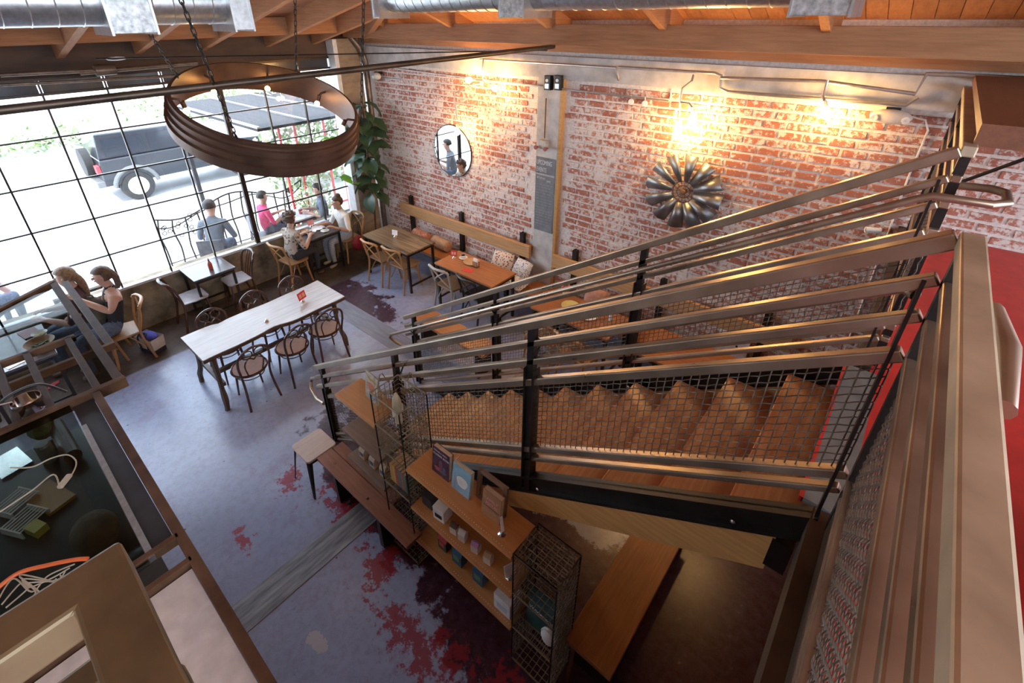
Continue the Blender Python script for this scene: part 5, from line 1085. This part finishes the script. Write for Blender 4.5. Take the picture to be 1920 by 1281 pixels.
# ================================================================== OUTSIDE
def gmat(nm, c, v=.08): return mat(nm, c, .9, 0, v, 1.5)
struct('ground_sidewalk', MB().bb(-5.0, -.22, -30, 20, -.16, -.001), gmat('sidewalk', (.62, .62, .62)), 'pale sunlit pavement outside the window', 'pavement')
struct('ground_road', MB().bb(-40, -5.0, -40, 40, -.3, -.15), gmat('asphalt', (.55, .55, .56)), 'sunlit road beyond the pavement', 'road')
struct('ground_kerb', MB().bb(-5.15, -5.0, -30, 20, -.15, .0), gmat('kerb_stone', (.42, .42, .42)), 'kerb between pavement and road', 'kerb')
def foliage(nm, label, c, size, n, cols, cat='hedge', s=.16):
    mb = MB(); random.seed(int(abs(c[1])*100)+n)
    for k in range(n):
        p = Vector(c)+Vector((random.uniform(-1, 1)*size[0], random.uniform(-1, 1)*size[1], random.uniform(0, 1)*size[2])); a = Vector((random.gauss(0, 1), random.gauss(0, 1), random.gauss(0, 1))).normalized(); b = a.cross(Vector((.3, .2, 1))).normalized(); q = s*random.uniform(.6, 1.3)
        mb.mi = random.randrange(len(cols)); mb.add([p-a*q, p+b*q*.5, p+a*q, p-b*q*.5], [(0, 1, 2, 3)])
    return tag(obj(nm, mb, cols), label, cat, kind='stuff')
gc = [plain('hedge1', (.20, .30, .12)), plain('hedge2', (.34, .40, .22)), plain('hedge3', (.45, .40, .30))]
foliage('hedge', 'low planted verge across the road at the left', (-17, -5.2, -.15), (1.1, 4.0, .7), 1400, gc); foliage('hedge', 'bushy verge across the road behind the ring chandelier', (-17.5, 4.5, -.15), (1.6, 4.5, 1.6), 2200, gc)
foliage('hedge', 'leafy shrubs beyond the red posts', (-4.6, 1.6, 0), (.8, 1.6, 2.8), 2200, gc, s=.11); foliage('hedge', 'dark shrub on the patio between the seated people', (-1.55, -.55, 0), (.3, .4, 1.0), 500, gc, s=.06)
# awning, red posts
t = thing('patio_awning', 'dark slatted awning over the patio outside', 'awning', (-2.8, .2, 0)); m_aw = mat('awning_grey', (.018, .017, .020), .8)
obj('roof', MB().bb(-2.0, 2.3, -2.1, 2.6, 2.48, 2.53), m_aw, t)
for k in range(6): obj('slat', MB().bb(-2.0, 2.3, -2.1+k*.9, -2.05+k*.9, 2.53, 2.56), m_galv, t)
for p in ((-1.9, 2.4), (2.1, 2.4), (-1.9, -2.0)): obj('post', MB().bb(p[0]-.04, p[0]+.04, p[1]-.04, p[1]+.04, 0, 2.48), m_aw, t)
m_rp = plain('red_post', (.50, .04, .05), .5)
t = thing('red_gate', 'red steel posts and bars of a gate outside', 'gate', (-1.75, -.15, 0))
for k in range(5): obj('bar', MB().bb(-.02, .02, -.8+k*.34-.018, -.8+k*.34+.018, 0, 2.42), m_rp, t)
for z in (.3, 1.5, 2.3): obj('rail', MB().bb(-.015, .015, -.8, .56, z, z+.035), m_rp, t)
# iron fence
t = thing('iron_fence', 'black wrought-iron patio fence with wavy top and cut-out leaves', 'fence', (-1.85, -2.2, 0))
top = lambda y: 1.02+.12*math.sin((y+.4)*3.3)
obj('top_rail', MB().tube([(0, y/20, top(y/20)) for y in range(-26, 32)], .016, 6), m_dark, t, smooth=True); obj('wave_rail', MB().tube([(0, y/20, top(y/20)-.1-.07*math.cos(y/20*5)) for y in range(-26, 32)], .012, 6), m_dark, t, smooth=True); obj('bottom_rail', MB().tube([(0, -1.3, .1), (0, 1.55, .1)], .01, 6), m_dark, t)
for k in range(14):
    y = -1.28+k*.217; obj('bar', MB().tube(spline([(0, y, .0), (0, y+.03*math.sin(k*2.1), .35), (0, y-.03*math.cos(k), .7), (0, y+.02, top(y+.02))], 3), .016, 5), m_dark, t, smooth=True)
for k in range(26):
    y = -1.25+random.random()*.55 if k % 2 else 1.0+random.random()*.5; z = .55+random.random()*.45; obj('leaf_ring', MB().tube(arc((0, y, z), .035, 0, 2*PI, 10, (0, 1, 0), (0, 0, 1))[:-1], .008, 5, True), m_dark, t)
# car in the street
t = thing('suv_car', 'boxy grey off-road car on the street outside', 'car', (-8.1, -1.0, -.15)); m_car = mat('car_paint', (.035, .04, .05), .3, .3, .1, 3, coat=.5); m_fl = plain('fender', (.14, .145, .15), .5)
M = Matrix.Rotation(PI/2, 4, 'X') @ Matrix.Identity(4)
def side(poly, x0, x1, m, nm): # poly in (y,z)
    n = len(poly); mb = MB().add([(x, y, z) for x in (x0, x1) for y, z in poly], [tuple(range(n))[::-1], tuple(range(n, 2*n))]+[(i, (i+1) % n, n+(i+1) % n, n+i) for i in range(n)]); return obj(nm, mb, m, t, bevel=.03)
side([(-2.15, .5), (2.0, .5), (2.1, .95), (2.05, 1.1), (.75, 1.18), (-2.1, 1.18)], -.8, .8, m_car, 'body'); side([(-2.08, 1.18), (.70, 1.18), (.38, 1.78), (-2.0, 1.82)], -.74, .74, m_car, 'cabin')
gw = plain('car_glass', (.03, .035, .045), .1)
for x in (-.75, .75):
    for a, b in ((-1.9, -1.0), (-.9, -.15), (-.05, .35)): obj('side_window', MB().bb(x-.012, x+.012, a, b, 1.25, 1.68), gw, t)
for y in (-1.45, 1.35):
    for x in (-.72, .72):
        w = obj('wheel', MB().lathe([(.20, -.11), (.36, -.11), (.39, -.06), (.39, .06), (.36, .11), (.20, .11)], (x, y, .39), 28, Matrix.Rotation(PI/2, 3, 'Y'), cap=False), plain('tyre', (.03, .03, .03), .8), t, smooth=True); obj('rim', MB().lathe([(0, .10), (.14, .105), (.24, .112), (.25, .0)], (x, y, .39), 20, Matrix.Rotation(PI/2 if x > 0 else -PI/2, 3, 'Y')), m_white, w, smooth=True)
        obj('fender', MB().tube(arc((x*1.12, y, .39), .50, .1, PI-.1, 12, (0, 1, 0), (0, 0, 1)), .055, 8), m_fl, t, smooth=True)
obj('tail_light', MB().bb(.55, .8, -2.2, -2.12, .85, 1.05), plain('tail_red', (.6, .04, .05)), t); obj('bumper', MB().bb(-.8, .8, -2.3, -2.12, .5, .66), m_fl, t, bevel=.02); obj('spare_wheel', MB().lathe([(.1, 0), (.36, 0), (.37, .18), (.1, .2)], (0, -2.14, 1.05), 24, Matrix.Rotation(PI/2, 3, 'X')), plain('tyre2', (.03, .03, .03), .8), t, smooth=True); obj('door_strip', MB().bb(.80, .812, -2.0, 1.9, .84, .88), m_fl, t)

p = W3(1368, 652, -.2); t = thing('white_panel', 'white panel with three black holes leaning on the brick below the stairs', 'panel', (p.x, -.12, .46)); t.rotation_euler[0] = -.25
obj('board', MB().bb(-.18, .18, -.01, .01, 0, .34), m_white, t, bevel=.004)
for k in range(3): obj('hole', MB().lathe([(0, .012), (.014, .012)], (.03+k*.02, 0, .12+k*.06), 10, Mx), m_black, t)
